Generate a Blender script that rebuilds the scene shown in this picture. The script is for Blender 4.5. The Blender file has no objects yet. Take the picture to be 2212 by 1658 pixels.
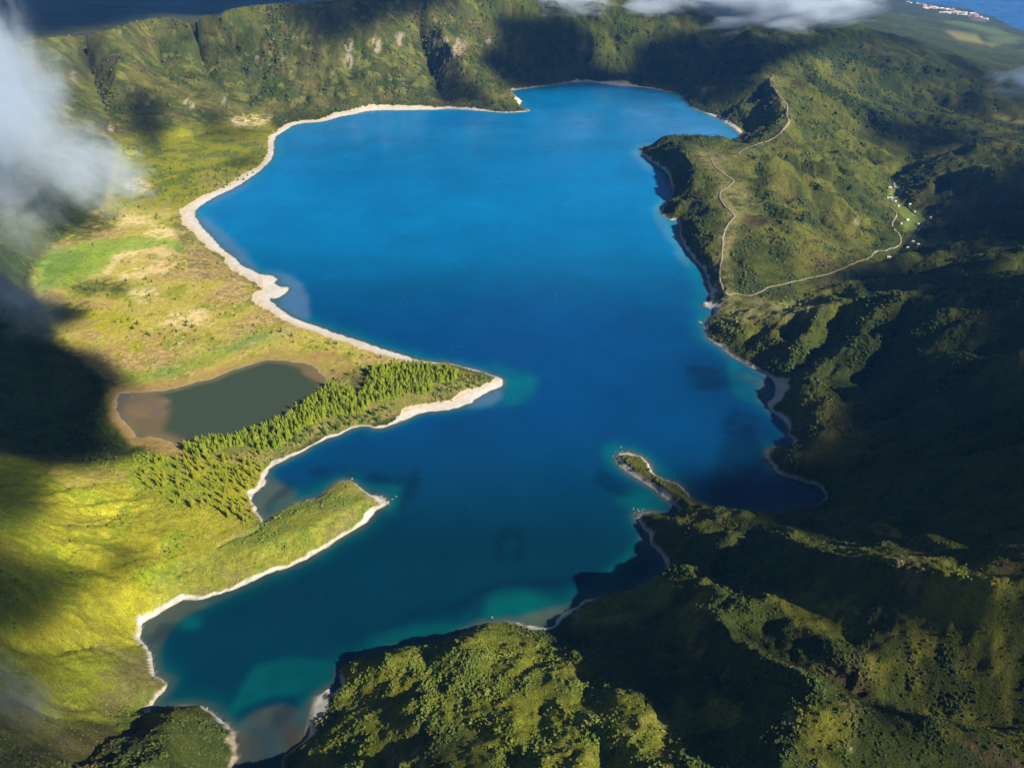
import bpy, math, random
import numpy as np
from mathutils import Vector, Matrix
rng = np.random.RandomState(7); random.seed(7)
SC = bpy.context.scene
COL = SC.collection

# ------------------------------------------------------------------ camera, light, exposure
CAM_H = 540.0; PITCH = math.radians(33.7); FPX = 1684.0; CX, CY = 1106.0, 829.0
cam_d = bpy.data.cameras.new('camera'); cam = bpy.data.objects.new('camera', cam_d); COL.objects.link(cam)
cam.location = (0, 0, CAM_H); cam.rotation_euler = (math.pi/2 - PITCH, 0, 0)
cam_d.sensor_width = 36.0; cam_d.lens = 36.0*FPX/2212.0; cam_d.clip_start = 1.0; cam_d.clip_end = 200000.0
SC.camera = cam
SUN_EL = math.radians(33.0); SUN_V = np.array([0.86, -0.51])
SUN_V = SUN_V/np.linalg.norm(SUN_V)
SDIR = np.array([SUN_V[0]*math.cos(SUN_EL), SUN_V[1]*math.cos(SUN_EL), math.sin(SUN_EL)])
sun_d = bpy.data.lights.new('sun', 'SUN'); sun = bpy.data.objects.new('sun', sun_d); COL.objects.link(sun)
sun_d.energy = 5.0; sun_d.angle = math.radians(0.53); sun_d.color = (1.0, 0.92, 0.76)
sun.rotation_euler = Vector(SDIR).to_track_quat('Z', 'Y').to_euler(); sun.location = (0, 0, 3000)
world = bpy.data.worlds.new('World'); SC.world = world; world.use_nodes = True
wn = world.node_tree; wn.nodes.clear()
w_sky = wn.nodes.new('ShaderNodeTexSky'); w_sky.sky_type = 'NISHITA'; w_sky.sun_disc = False
w_sky.sun_elevation = SUN_EL; w_sky.sun_rotation = math.atan2(SUN_V[0], SUN_V[1]); w_sky.altitude = 1100; w_sky.air_density = .7; w_sky.dust_density = .3; w_sky.ozone_density = 2.0
w_bg = wn.nodes.new('ShaderNodeBackground'); w_bg.inputs['Strength'].default_value = 0.05
w_out = wn.nodes.new('ShaderNodeOutputWorld')
wn.links.new(w_sky.outputs[0], w_bg.inputs[0]); wn.links.new(w_bg.outputs[0], w_out.inputs[0])
SC.view_settings.view_transform = 'Standard'; SC.view_settings.look = 'None'
SC.view_settings.exposure = 0.90; SC.view_settings.gamma = 1.0
SC.cycles.max_bounces = 5; SC.cycles.diffuse_bounces = 1; SC.cycles.glossy_bounces = 2
SC.cycles.volume_bounces = 4; SC.cycles.transparent_max_bounces = 8
SC.cycles.use_adaptive_sampling = True; SC.cycles.adaptive_threshold = 0.02
SC.cycles.use_denoising = True; SC.cycles.volume_step_rate = 1.0; SC.cycles.volume_max_steps = 128

# ------------------------------------------------------------------ projection helpers
cp, sp = math.cos(PITCH), math.sin(PITCH)
def W(px, py, z=0.0):
    u = (px-CX)/FPX; v = -(py-CY)/FPX
    d = np.array([u, cp + v*sp, -sp + v*cp])
    t = (z-CAM_H)/d[2]
    return np.array([0, 0, CAM_H]) + d*t
def project(x, y, z):
    dz = z-CAM_H
    dep = y*cp - dz*sp
    dep = np.where(dep < 1, 1, dep)
    up = y*sp + dz*cp
    return CX + FPX*x/dep, CY - FPX*up/dep, dep

# ------------------------------------------------------------------ noise
def _hash(ix, iy, seed):
    h = (ix.astype(np.int64)*374761393 + iy.astype(np.int64)*668265263 + seed*974634777) & 0xffffffff
    h = ((h ^ (h >> 13))*1274126177) & 0xffffffff
    return ((h ^ (h >> 16)) & 0xffff).astype(np.float32)/65535.0
def vnoise(x, y, seed=0):
    ix = np.floor(x); iy = np.floor(y); fx = (x-ix).astype(np.float32); fy = (y-iy).astype(np.float32)
    ix = ix.astype(np.int64); iy = iy.astype(np.int64)
    fx = fx*fx*(3-2*fx); fy = fy*fy*(3-2*fy)
    a = _hash(ix, iy, seed); b = _hash(ix+1, iy, seed); c = _hash(ix, iy+1, seed); d = _hash(ix+1, iy+1, seed)
    return (a + (b-a)*fx + (c-a)*fy + (a-b-c+d)*fx*fy)*2-1
def fbm(x, y, scale, octv=4, seed=0, gain=0.5):
    s = np.zeros(np.shape(x), np.float32); amp = 1.0; tot = 0
    ca, sa = 0.8, 0.6
    xx = x/scale; yy = y/scale
    for o in range(octv):
        s += amp*vnoise(xx+17.3*o, yy-9.1*o, seed+o*31); tot += amp
        xx, yy = (xx*ca-yy*sa)*2.03, (xx*sa+yy*ca)*2.03; amp *= gain
    return s/tot
def sstep(a, b, x):
    t = np.clip((x-a)/(b-a), 0, 1); return t*t*(3-2*t)
def box1(a, r, ax):
    if r < 1: return a
    a = np.moveaxis(a, ax, 0); n = a.shape[0]
    p = np.concatenate([np.repeat(a[:1], r+1, 0), a, np.repeat(a[-1:], r, 0)], 0)
    c = np.cumsum(p, 0, dtype=np.float64)
    o = (c[2*r+1:2*r+1+n]-c[:n])/(2*r+1)
    return np.moveaxis(o, 0, ax).astype(np.float32)
def blur(a, r):
    r = int(r)
    for _ in range(2): a = box1(box1(a, r, 0), r, 1)
    return a
def raster(poly, x0, y0, dx, nx, ny, dy=None):
    dy = dy or dx
    m = np.zeros((ny, nx), bool); P = np.asarray(poly, float)
    X = (P[:, 0]-x0)/dx; Y = (P[:, 1]-y0)/dy
    X2 = np.roll(X, -1); Y2 = np.roll(Y, -1)
    cross = [[] for _ in range(ny)]
    for a, b, c, d in zip(X, Y, X2, Y2):
        if b == d: continue
        if b > d: a, b, c, d = c, d, a, b
        j0 = max(0, int(math.ceil(b))); j1 = min(ny-1, int(math.ceil(d))-1)
        for j in range(j0, j1+1): cross[j].append(a+(j-b)/(d-b)*(c-a))
    for j, c in enumerate(cross):
        c.sort()
        for k in range(0, len(c)-1, 2):
            i0 = max(0, int(math.ceil(c[k]))); i1 = min(nx-1, int(math.floor(c[k+1])))
            if i1 >= i0: m[j, i0:i1+1] = True
    return m
def bil(A, fx, fy):
    ny, nx = A.shape
    fx = np.clip(fx, 0, nx-1.001); fy = np.clip(fy, 0, ny-1.001)
    ix = fx.astype(np.int64); iy = fy.astype(np.int64); tx = (fx-ix).astype(np.float32); ty = (fy-iy).astype(np.float32)
    return (A[iy, ix]*(1-tx)+A[iy, ix+1]*tx)*(1-ty)+(A[iy+1, ix]*(1-tx)+A[iy+1, ix+1]*tx)*ty
# authoring maps, sampled once to lay materials out over the ground (position on the plan, seen from the air)
MP, MS = 200, 2.0; MW, MH = (2212+2*MP)//2, (1658+2*MP)//2
def pmap(polys, r=3):
    m = np.zeros((MH, MW), np.float32)
    for q in polys:
        w = 1.0
        if isinstance(q, tuple) and len(q) == 2 and isinstance(q[1], (int, float)) and isinstance(q[0], list): q, w = q
        if len(q) == 4 and not isinstance(q[0], tuple):     # ellipse cx,cy,rx,ry
            cx, cy, rx, ry = q
            q = [(cx+rx*math.cos(t), cy+ry*math.sin(t)) for t in np.linspace(0, 6.283, 20)[:-1]]
        m = np.maximum(m, raster(q, -MP, -MP, MS, MW, MH)*w)
    return blur(m, r)
def msample(m, px, py): return bil(m, (px+MP)/MS, (py+MP)/MS)

# ------------------------------------------------------------------ shorelines
LAKE = [(1084.6,826),(1080,816),(1056,808),(1030,799),(970,786),(926,782),(886,773),(813,749),(770,734),(735,724),(693.5,709),(650,693),(617,676),(587,653),(580,641),(600,644),(622,629),(620,621),(600,618),(593.5,609),(603,603),(583.5,594),(560,591),(533,578),(500,553),(460,517),(430,480),(422,463.5),(430,448),(460,428),(510,403),(560,370),(587,343),(592,320),(593.5,300),(613,283),(643.5,268),(693.5,263),(735,252),(763,247),(803,239),(870,238),(936,237),(976,235),(1036,239),(1090,243),(1136,241),(1144,238),(1130,233),(1122,228),(1125,223),(1125,216),(1110,207),(1103,197),(1123,193),(1170,187),(1226,179),(1270,177),(1303,181),(1336,185),(1390,189),(1436,197),(1470,205),(1492.5,231),(1512,240),(1549,256),(1583,277.5),(1601,296),(1583,303),(1546,313),(1522,318),(1472,321),(1440,320),(1394.6,315),(1384.6,322),(1391,337),(1413,353),(1440,373),(1451,397),(1453,423),(1433,448.5),(1430,462),(1446,473.5),(1466,480),(1472,515),(1486,542),(1492,553),(1519,583),(1531,613),(1536,643),(1530,655),(1522,659),(1530,663),(1541,668),(1541,681),(1524,696.5),(1531,730),(1559,750),(1589.5,772),(1633,797),(1670,818.5),(1675,837),(1673,857),(1658,870),(1663,884),(1686,900),(1703,920.5),(1706,940.5),(1718,952),(1706,964),(1673,967),(1660,981),(1666,1001),(1686,1021),(1726.5,1037.5),(1767,1051),(1787,1069),(1773,1084),(1740,1098),(1700,1105),(1640,1108),(1560,1102),(1499,1081),(1471,1050),(1426,1033),(1410,1019.5),(1396,996),(1369.7,981),(1353,976),(1336,983),(1333,996),(1353,1016),(1386,1036),(1413,1056),(1446,1079.5),(1466,1095),(1464,1108),(1440,1111),(1400,1108),(1385,1110),(1375,1115),(1386,1135),(1403,1155),(1406,1172),(1430,1197),(1443,1222),(1430,1240),(1400,1252),(1350,1278),(1300,1289),(1266,1299),(1256,1305),(1226,1319),(1206,1342),(1190,1354),(1153,1354),(1120,1347),(1093,1342),(1070,1345),(1036,1352),(983,1372),(936,1389),(906,1394),(819.6,1411),(779.5,1425),(742,1442),(736,1479),(723.5,1499),(713.5,1487),(693.5,1502),(673.5,1519),(670,1532),(687,1535.5),(667,1549),(662,1569),(668,1582),(657,1599),(623.5,1625.5),(610,1639),(612,1658),(600,1690),(560,1740),(530,1720),(505,1690),(503,1658),(513,1632),(510,1599),(515,1582),(493.5,1570.5),(473,1545.5),(433,1527),(393,1522),(367,1527),(333,1537),(317,1541),(327,1522),(363,1475.5),(343,1462),(333,1439),(328,1412),(320,1395.5),(302,1382),(303,1362),(310,1345.5),(330,1335.5),(367,1309),(400,1294),(437,1295.4),(483,1280),(533,1260),(583.5,1235.4),(633.5,1219),(683.5,1195),(735,1162),(779.5,1135),(813,1102),(833,1089.5),(824.6,1073),(803,1069.5),(779.5,1053),(753,1036),(733.5,1039.5),(710,1056),(690,1073),(667,1079.5),(643.5,1083),(620,1093),(603.5,1103),(583.5,1120.4),(573.5,1129),(566,1133),(567,1122),(556,1109),(553.5,1093),(544,1083),(547,1069.5),(567,1046),(573.5,1026),(583.5,1006),(617,993),(650,976),(683.5,956),(736,936),(763,924.5),(796,921),(816,926),(836,921),(869.6,908),(919.6,891),(976,883),(1009.6,873),(1036,856),(1069.6,841),(1084.6,833)]
POND = [(258,848),(283,849),(353,843),(417,829),(467,814),(510,798),(547,786),(573.5,778),(603,777),(633.5,781),(673.5,788),(693.5,806),(703.5,823),(690,845),(643.5,885),(577,920),(510,942),(443,954),(383,959.5),(360,949.5),(327,941),(300,944.5),(280,923),(257,893),(253,876)]
def catmull(P, n=5, closed=True):
    P = np.asarray(P, float); N = len(P); out = []
    for i in range(N if closed else N-1):
        g = (lambda k: P[k % N]) if closed else (lambda k: P[min(max(k, 0), N-1)])
        a, b, c, d = g(i-1), g(i), g(i+1), g(i+2)
        for t in np.arange(n)/n:
            out.append(0.5*((2*b)+(c-a)*t+(2*a-5*b+4*c-d)*t*t+(3*b-a-3*c+d)*t**3))
    if not closed: out.append(P[-1])
    return np.array(out)
def shore_world(P, z):
    w = np.array([W(a, b, z)[:2] for a, b in P]); c = catmull(w, 6)
    j = 1.0
    c[:, 0] += 2.4*fbm(c[:, 0], c[:, 1], 22, 3, 5)*j; c[:, 1] += 2.4*fbm(c[:, 0], c[:, 1], 22, 3, 6)*j
    return c
POND_Z = 1.2
LAKE_W = shore_world(LAKE, 0.0); POND_W = shore_world(POND, POND_Z)

# ------------------------------------------------------------------ ridge, valley and toe lines (where, height above the lake)
L = []
def ln(*pts): L.append([W(*p) for p in pts])
def pt(*pts):
    for p in pts: L.append([W(*p)])
def wl(*pts): L.append([np.array(p, float) for p in pts])
# plain and wall toe on the west
ln((1090,236,3),(983,228,6),(900,222,8),(820,226,6),(760,232,6),(700,236,7),(640,233,8),(600,243,6),(550,252,6),(520,273,6),(467,283,6),(400,297,7),(333,320,8),(283,337,9),(277,367,9),(260,410,9),(233,433,9),(167,460,12),(100,533,12),(70,580,10),(50,640,12),(90,720,8),(150,760,7),(200,830,4))
ln((600,262,3),(560,300,3),(480,360,3),(400,420,4),(380,450,3),(400,520,3),(460,590,3),(560,660,3),(640,715,3),(760,760,3),(840,775,3))
pt((450,330,4),(400,380,5),(300,440,7),(250,520,5),(200,600,5),(300,620,4),(400,600,4),(350,700,4),(480,700,4),(560,720,3),(180,700,6),(620,745,3),(720,770,3))
ln((0,470,50),(0,560,42),(0,650,38),(0,740,36),(0,820,34),(0,900,30),(0,950,26)); ln((110,800,14),(130,900,12),(160,985,9))
ln((230,850,3),(225,900,3),(250,940,4),(300,965,4))
# western rim and its spurs
ln((-250,120,170),(-80,105,180),(20,95,186),(107,80,190),(187,72,192),(253,60,195),(317,40,198),(353,37,200),(400,40,198),(433,33,203),(483,23,206),(533,13,210),(583,8,214),(653,11,216),(720,5,222),(800,-12,230),(900,-20,234),(1000,-24,232),(1100,-30,228),(1200,-40,222),(1330,-20,190),(1480,10,158),(1600,22,140),(1740,32,112),(1850,48,70),(1925,84,-10))
ln((353,37,200),(420,60,165),(475,82,138),(510,110,108),(530,160,66),(540,225,16))
ln((253,60,195),(262,110,150),(250,170,110),(262,230,60),(300,300,18))
ln((195,150,100),(218,220,62),(262,300,24)); ln((345,135,98),(385,200,60),(440,272,14))
ln((420,110,105),(455,170,60),(500,255,14)); ln((107,80,190),(110,150,130),(120,240,85),(170,360,35),(200,430,14))
ln((583,8,214),(625,70,152),(675,130,96),(712,180,48),(735,222,14))
ln((760,0,222),(775,60,160),(800,120,100),(830,175,46),(850,214,14))

ln((920,0,215),(945,50,155),(965,90,122),(983,123,96),(1003,140,80),(1023,157,64),(1053,170,49),(1083,182,35),(1102,205,20),(1116,222,12),(1130,234,3))
ln((905,80,120),(925,140,60),(945,190,22),(960,224,6)); pt((1000,200,22),(1040,215,16),(1060,228,9))
ln((1000,40,160),(1030,90,100),(1062,135,50),(1090,178,12))
# north wall
ln((1130,10,188),(1130,60,128),(1135,110,72),(1140,160,22)); ln((1200,0,190),(1200,60,125),(1195,110,70),(1190,160,18))
ln((1290,10,178),(1300,60,118),(1320,105,68),(1350,140,30),(1370,172,8)); ln((1240,90,86),(1262,130,42),(1280,168,8))
ln((1420,30,145),(1400,80,92),(1395,120,50),(1395,165,14)); ln((1520,40,130),(1500,90,82),(1480,140,40),(1475,190,8))
ln((1600,22,140),(1620,70,104),(1640,110,82),(1660,150,66))
ln((1560,80,90),(1555,130,48),(1530,190,20),(1500,225,8))
# eastern ridge with the footpath
ln((1660,150,66),(1670,164,66),(1663,177,65),(1686,211,62),(1700,231,60),(1703,264,56),(1680,294,50),(1640,311,46),(1593,334,43),(1545,338,42),(1536,344,42),(1560,368,43),(1586,391,42),(1556,421,36),(1573,451,37),(1586,468,38),(1566,498,30),(1560,552,21),(1554,603,14),(1566,636,13))
ln((1522,311,34),(1472,313,26),(1430,313,12),(1400,317,4)); ln((1400,322,8),(1430,327,26),(1470,333,38),(1510,341,42))
ln((1470,345,38),(1500,358,42),(1508,385,40),(1490,415,30),(1472,438,19),(1462,455,12)); ln((1484,475,13),(1504,495,20),(1512,530,17),(1528,562,14),(1543,592,11),(1553,625,9.5),(1557,655,8),(1552,680,6),(1540,696,5))
ln((1640,200,36),(1625,250,20),(1620,285,7)); ln((1600,300,16),(1560,313,20))
pt((1590,240,18))
# slope down to the eastern valley
ln((1700,340,30),(1800,370,5),(1880,390,-28),(1925,400,-48)); ln((1650,400,36),(1760,430,12),(1860,460,-20),(1905,480,-40))
ln((1640,470,34),(1740,500,18),(1840,520,-8),(1900,525,-30)); ln((1610,560,26),(1720,560,22),(1820,555,4),(1880,550,-16))
ln((1700,450,14),(1800,480,-8),(1860,492,-30)); ln((1660,350,24),(1740,395,4),(1830,425,-26))
ln((1720,300,28),(1800,320,-10),(1860,345,-38),(1915,382,-50)); ln((1740,230,36),(1800,270,0),(1850,310,-36))
ln((1974,364,-52),(1929,388,-50),(1935,412,-48),(1920,435,-46),(1945,445,-45),(1970,458,-44),(2000,474,-44),(1987,492,-42),(1960,520,-40),(1940,545,-36),(1900,575,-14),(1860,590,2))
ln((1566,636,13),(1623,640,16),(1660,623,18),(1706,611,22),(1757,600,18),(1790,593,14),(1833,574,2),(1878,558,-12),(1917,540,-26),(1943,529,-34),(1946,517,-36),(1933,499,-36),(1927,486,-36),(1937,467,-40),(1923,448,-42))
# hill beyond the valley
ln((1935,382,-46),(1974,364.5,-22),(2014,348,-4),(2057.6,331,12),(2108,326,22),(2161,331,28),(2230,340,34),(2350,350,44))
ln((1975,430,-42),(2020,425,-30),(2075,405,-8),(2130,370,18)); ln((2020,485,-36),(2085,475,-16),(2155,450,10),(2240,430,36))
ln((1975,545,-28),(2020,560,-14),(2080,575,8),(2150,600,34),(2240,620,56)); pt((2080,520,-16),(2160,530,10),(2240,520,40))
# eastern flank toward the sea
ln((1670,140,60),(1726,134,58),(1783,190,10),(1783,207,6),(1890,244,-30),(1974,264,-56),(2070,300,-90)); ln((1860,262,-62),(1900,300,-80),(1960,335,-84),(2010,335,-80))
ln((1740,80,88),(1823,114,46),(1890,131,20),(1960,150,-6),(2080,200,-50),(2212,250,-96),(2330,280,-130)); ln((1800,150,8),(1870,195,-34),(1960,225,-80),(2080,262,-120),(2200,300,-130))
ln((1850,80,38),(1925,95,-16),(2000,112,-80),(2100,140,-150),(2212,180,-220),(2330,215,-260)); ln((1925,70,-80),(1985,85,-180),(2060,105,-250),(2150,135,-290),(2212,155,-310))
ln((1925,50,-230),(1990,60,-300),(2038,68,-340),(2133,93,-380),(2212,112,-400),(2330,140,-430)); ln((1880,20,-330),(1960,28,-420),(2020,45,-450),(2100,60,-470),(2212,85,-490))
ln((1900,4,-520),(1975,10,-535),(2010,20,-545),(2060,30,-550),(2110,38,-552),(2160,55,-555),(2212,74,-556),(2400,140,-560))
COAST = [(1800,-30),(1930,-4),(2003,9),(2055,14),(2100.6,22),(2133,31),(2165.5,46.7),(2185,58.4),(2212,67.5),(2300,92),(2450,135),(2700,220)]
SEA_Z = -575.0
CO = np.array([W(a, b, SEA_Z)[:2] for a, b in COAST]); CO = catmull(CO, 8, False)
L.append([np.array([a, b, SEA_Z+6]) for a, b in CO])
SEA_POLY = np.vstack([CO, [[16000, CO[-1][1]-1500], [60000, 4000], [60000, 60000], [-40000, 60000], [CO[0][0]-9000, CO[0][1]+3000]]])
# meadow, cliffs and dark bowl on the east shore
ln((1600,668,12),(1680,680,20),(1760,665,30)); ln((1560,705,10),(1640,700,22),(1710,690,38),(1773,673,58),(1874,650,78),(1950,655,92),(2050,650,105),(2212,650,130),(2350,660,150))
ln((1820,620,24),(1900,610,14),(1990,600,10)); ln((1880,630,44),(2000,625,50),(2120,640,80))
ln((1773,673,58),(1740,730,42),(1700,770,26),(1672,808,6)); ln((1690,695,34),(1650,740,18),(1610,768,8)); ln((1730,700,30),(1680,755,16),(1645,792,5))
ln((1874,650,78),(1850,740,50),(1800,790,30),(1720,822,8)); ln((1820,700,44),(1770,770,22),(1700,820,6))
ln((2050,650,105),(2010,740,78),(1960,800,54),(1900,850,36)); ln((1940,700,66),(1900,790,38),(1840,840,20))
ln((2212,760,135),(2120,810,100),(2040,860,72),(1960,900,46),(1880,930,24)); ln((1690,850,8),(1760,848,26),(1820,835,30)); ln((1700,880,8),(1760,900,22),(1850,900,26))
ln((1720,960,12),(1780,945,24),(1860,975,28)); ln((1700,985,14),(1760,1000,22),(1820,1025,20)); ln((1800,1060,8),(1850,1010,22),(1930,985,40),(2050,985,62),(2212,965,86))
ln((2212,860,110),(2120,900,85),(2040,940,58)); 
ln((2350,975,175),(2212,985.7,152),(2141,997,136),(2041,1011,112),(1974,1024,92),(1890,1044,62),(1840,1068,40),(1790,1095,16))
ln((2212,1080,132),(2100,1080,110),(1980,1090,84),(1880,1105,54),(1780,1118,26)); ln((2212,1190,128),(2100,1180,104),(1980,1165,82),(1880,1150,62),(1780,1140,44),(1700,1130,30),(1600,1120,12))
ln((1500,1095,10),(1540,1120,20),(1580,1150,34)); ln((1340,990,4),(1370,1000,7),(1400,1030,7),(1440,1055,9),(1490,1090,12)); ln((1400,1118,10),(1440,1125,18),(1480,1150,26),(1520,1180,30),(1600,1200,40)); ln((1460,1215,8),(1520,1235,24),(1600,1250,38))
ln((1303,1294,2),(1330,1280,9),(1366,1262,20),(1410,1254,32),(1453,1243,44),(1500,1255,60),(1560,1290,70),(1620,1330,80)); 
ln((1700,1160,66),(1750,1186,100),(1790,1192,108),(1840,1196,122),(1880,1206,134),(1907,1204,146),(1940.5,1212,149),(2021,1236,155),(2107.7,1266,161),(2168,1279,165),(2212,1269,169),(2350,1260,180))
ln((1660,1260,70),(1760,1280,92),(1840,1300,110)); ln((1840,1400,96),(1800,1340,98),(1780,1300,94)); ln((1950,1300,128),(2050,1360,130),(2150,1400,130),(2260,1430,132)); ln((1950,1400,112),(2080,1450,112),(2240,1500,114))
ln((1600,1390,70),(1660,1445,76),(1740,1475,84),(1872,1506,88),(2040,1546,92),(2212,1573,98),(2350,1600,104)); ln((1790,1400,100),(1830,1440,104),(1900,1470,108))
ln((1480,1310,46),(1540,1350,78),(1596,1400,102),(1640,1432,106),(1690,1466,126),(1730,1484,134),(1780,1530,140),(1864,1577,144),(1974,1552,138),(2100,1582,142),(2212,1612,146),(2350,1640,152))
ln((1400,1340,30),(1470,1400,44),(1540,1460,64),(1600,1520,86),(1620,1600,116))
ln((1690,1466,126),(1700,1560,124),(1680,1658,134)); ln((1880,1658,142),(2050,1658,140),(2212,1680,142))
# southern headland nearest the camera
ln((739,1433,7),(762,1429,12),(789,1429,16),(840,1405,17),(896,1393,16)); ln((789,1429,16),(860,1426,27),(920,1428,36),(969,1421,42),(1019,1388,34),(1063,1350,8),(1113,1358,5),(1150,1372,7))
ln((969,1421,42),(1060,1440,50),(1150,1460,56),(1250,1500,66),(1300,1540,72)); ln((1230,1380,9),(1290,1400,24),(1360,1440,46),(1430,1500,62)); ln((1180,1374,6),(1210,1410,26),(1220,1450,46))
ln((1285,1315,6),(1320,1320,15),(1400,1330,28)); ln((1225,1345,4),(1250,1330,5),(1265,1345,8))
ln((745,1455,9),(748,1500,9),(735,1540,9),(705,1570,7),(680,1600,7),(655,1640,7),(640,1690,9)); ln((800,1500,19),(820,1580,28),(830,1658,36)); ln((760,1600,17),(740,1658,20))
ln((900,1480,34),(930,1560,46),(960,1658,62)); ln((1100,1500,56),(1120,1580,68),(1140,1658,84)); ln((1230,1560,72),(1240,1620,82),(1250,1690,98)); ln((1170,1545,58),(1180,1600,70))
ln((1400,1560,80),(1420,1610,92),(1430,1690,108)); ln((1520,1540,76),(1530,1620,96),(1540,1690,112)); ln((640,1600,4),(634,1622,5))
# south west hills
ln((-300,960,110),(-120,965,84),(0,975,60),(60,993,48),(125,1008,38),(200,1014,28),(290,1000,16),(380,967,5)); ln((0,1100,82),(0,1200,98),(0,1300,106),(0,1380,100),(0,1430,104),(0,1550,118),(0,1658,136))
ln((150,1050,44),(150,1150,52),(160,1300,50),(170,1400,42),(150,1470,50),(120,1560,66)); ln((300,1050,16),(300,1150,24),(290,1250,26),(270,1330,18),(250,1390,16),(290,1400,8)); ln((200,1420,24),(100,1430,56),(0,1420,84))
pt((220,1200,36),(230,1480,34),(300,1440,14),(290,1510,14),(440,1080,6),(420,1150,12),(360,1200,14),(340,1290,8),(80,1500,76),(220,1530,32))
ln((345,1541,10),(393,1536,22),(440,1548,26),(467,1562,27),(490,1585,18),(500,1610,10)); ln((420,1590,40),(380,1620,58),(330,1658,76),(260,1700,90)); ln((310,1560,18),(260,1590,38),(200,1640,58),(150,1700,80)); ln((470,1630,30),(480,1690,36))
ln((420,1230,7),(520,1190,10),(600,1160,11),(680,1130,11),(740,1100,10),(780,1078,7)); ln((500,1110,8),(545,1150,7),(600,1135,7),(660,1105,7),(720,1070,7),(750,1052,5)); ln((400,1180,14),(480,1150,7))
pt((450,1010,5),(540,1020,4))
# spit between pond and lake
ln((380,968,3),(470,965,4),(560,945,4),(640,915,5),(720,880,5),(800,850,5),(900,830,5),(1000,822,4),(1060,822,3)); ln((710,810,2.5),(780,790,3),(860,790,3.5),(960,800,3.5))
# ground beyond the frame
wl((-1800,300,160),(-1000,200,180),(-500,120,180),(-150,60,170),(0,40,130),(200,40,150),(500,100,160),(900,250,190),(1500,500,220))
wl((-6000,-3000,100),(0,-3000,60),(8000,-3000,-100)); wl((-3500,1500,120),(-3500,4000,60)); wl((1800,900,140),(2600,1200,60),(5000,1000,-200),(9000,1000,-420))
wl((-3000,5200,-160),(-1000,4600,-150),(200,4400,-160),(1200,4300,-170)); wl((-1500,3100,30),(-600,3200,20),(200,3250,0),(900,3300,-40)); wl((-6000,9000,-500),(-1000,9500,-540),(1500,9500,-560))
wl((-2600,2300,70),(-1900,2500,40))

# ------------------------------------------------------------------ membrane solve, coarse to fine
def densify(pl, step):
    out = [pl[0]]
    for a, b in zip(pl[:-1], pl[1:]):
        n = max(1, int(np.linalg.norm((b-a)[:2])/step)); out += [a+(b-a)*k/n for k in range(1, n+1)]
    return out
def solve(x0, y0, dx, nx, ny, init, iters, singles=True, edge_fixed=False, lake=True):
    s = np.zeros((ny, nx)); c = np.zeros((ny, nx))
    for pl in L:
        if len(pl) == 1 and not singles: continue
        for p in densify(pl, dx*0.7):
            i = int(round((p[0]-x0)/dx)); j = int(round((p[1]-y0)/dx))
            if 0 <= i < nx and 0 <= j < ny: s[j, i] += p[2]; c[j, i] += 1
    fix = c > 0; val = np.where(fix, s/np.maximum(c, 1), 0)
    if lake:
        m = raster(LAKE_W, x0, y0, dx, nx, ny); fix |= m; val[m] = 0
        m = raster(POND_W, x0, y0, dx, nx, ny); fix |= m; val[m] = POND_Z
    m = raster(SEA_POLY, x0, y0, dx, nx, ny); fix |= m; val[m] = SEA_Z-6
    z = init.astype(np.float64).copy(); z[fix] = val[fix]
    par = (np.add.outer(np.arange(ny), np.arange(nx)) % 2).astype(bool)
    for k in range(iters):
        for q in (par, ~par):
            p = np.pad(z, 1, mode='edge')
            avg = (p[:-2, 1:-1]+p[2:, 1:-1]+p[1:-1, :-2]+p[1:-1, 2:])*0.25
            upd = q & ~fix
            if edge_fixed: upd[0] = upd[-1] = False; upd[:, 0] = upd[:, -1] = False
            z[upd] += 1.6*(avg[upd]-z[upd])
    return z
def grid_up(A, x0, y0, dx, X0, Y0, DX, NX, NY):
    gx = (X0+np.arange(NX)*DX-x0)/dx; gy = (Y0+np.arange(NY)*DX-y0)/dx
    FX, FY = np.meshgrid(gx, gy); return bil(A.astype(np.float32), FX, FY)
GX0, GY0, GX1, GY1 = -7000, -3200, 11800, 14400
z = np.zeros((int((GY1-GY0)/320)+1, int((GX1-GX0)/320)+1)); d0 = 320
z = solve(GX0, GY0, 320, z.shape[1], z.shape[0], z, 200)
for d in (160, 80, 40):
    nx, ny = int((GX1-GX0)/d)+1, int((GY1-GY0)/d)+1
    z = solve(GX0, GY0, d, nx, ny, grid_up(z, GX0, GY0, d0, GX0, GY0, d, nx, ny), 120); d0 = d
FAR = z.astype(np.float32)
NX0, NY0, NX1, NY1 = -1800, 0, 2200, 3400
z = grid_up(FAR, GX0, GY0, 40, NX0, NY0, 20, int((NX1-NX0)/20)+1, int((NY1-NY0)/20)+1)
z = solve(NX0, NY0, 20, z.shape[1], z.shape[0], z, 120, True, True); d0 = 20
for d, it in ((10, 90), (5, 50)):
    nx, ny = int((NX1-NX0)/d)+1, int((NY1-NY0)/d)+1
    z = solve(NX0, NY0, d, nx, ny, grid_up(z, NX0, NY0, d0, NX0, NY0, d, nx, ny), it, False, True); d0 = d
NEAR = z.astype(np.float32); ND = 5.0; nny, nnx = NEAR.shape
NXX, NYY = np.meshgrid(NX0+np.arange(nnx)*ND, NY0+np.arange(nny)*ND)
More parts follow.
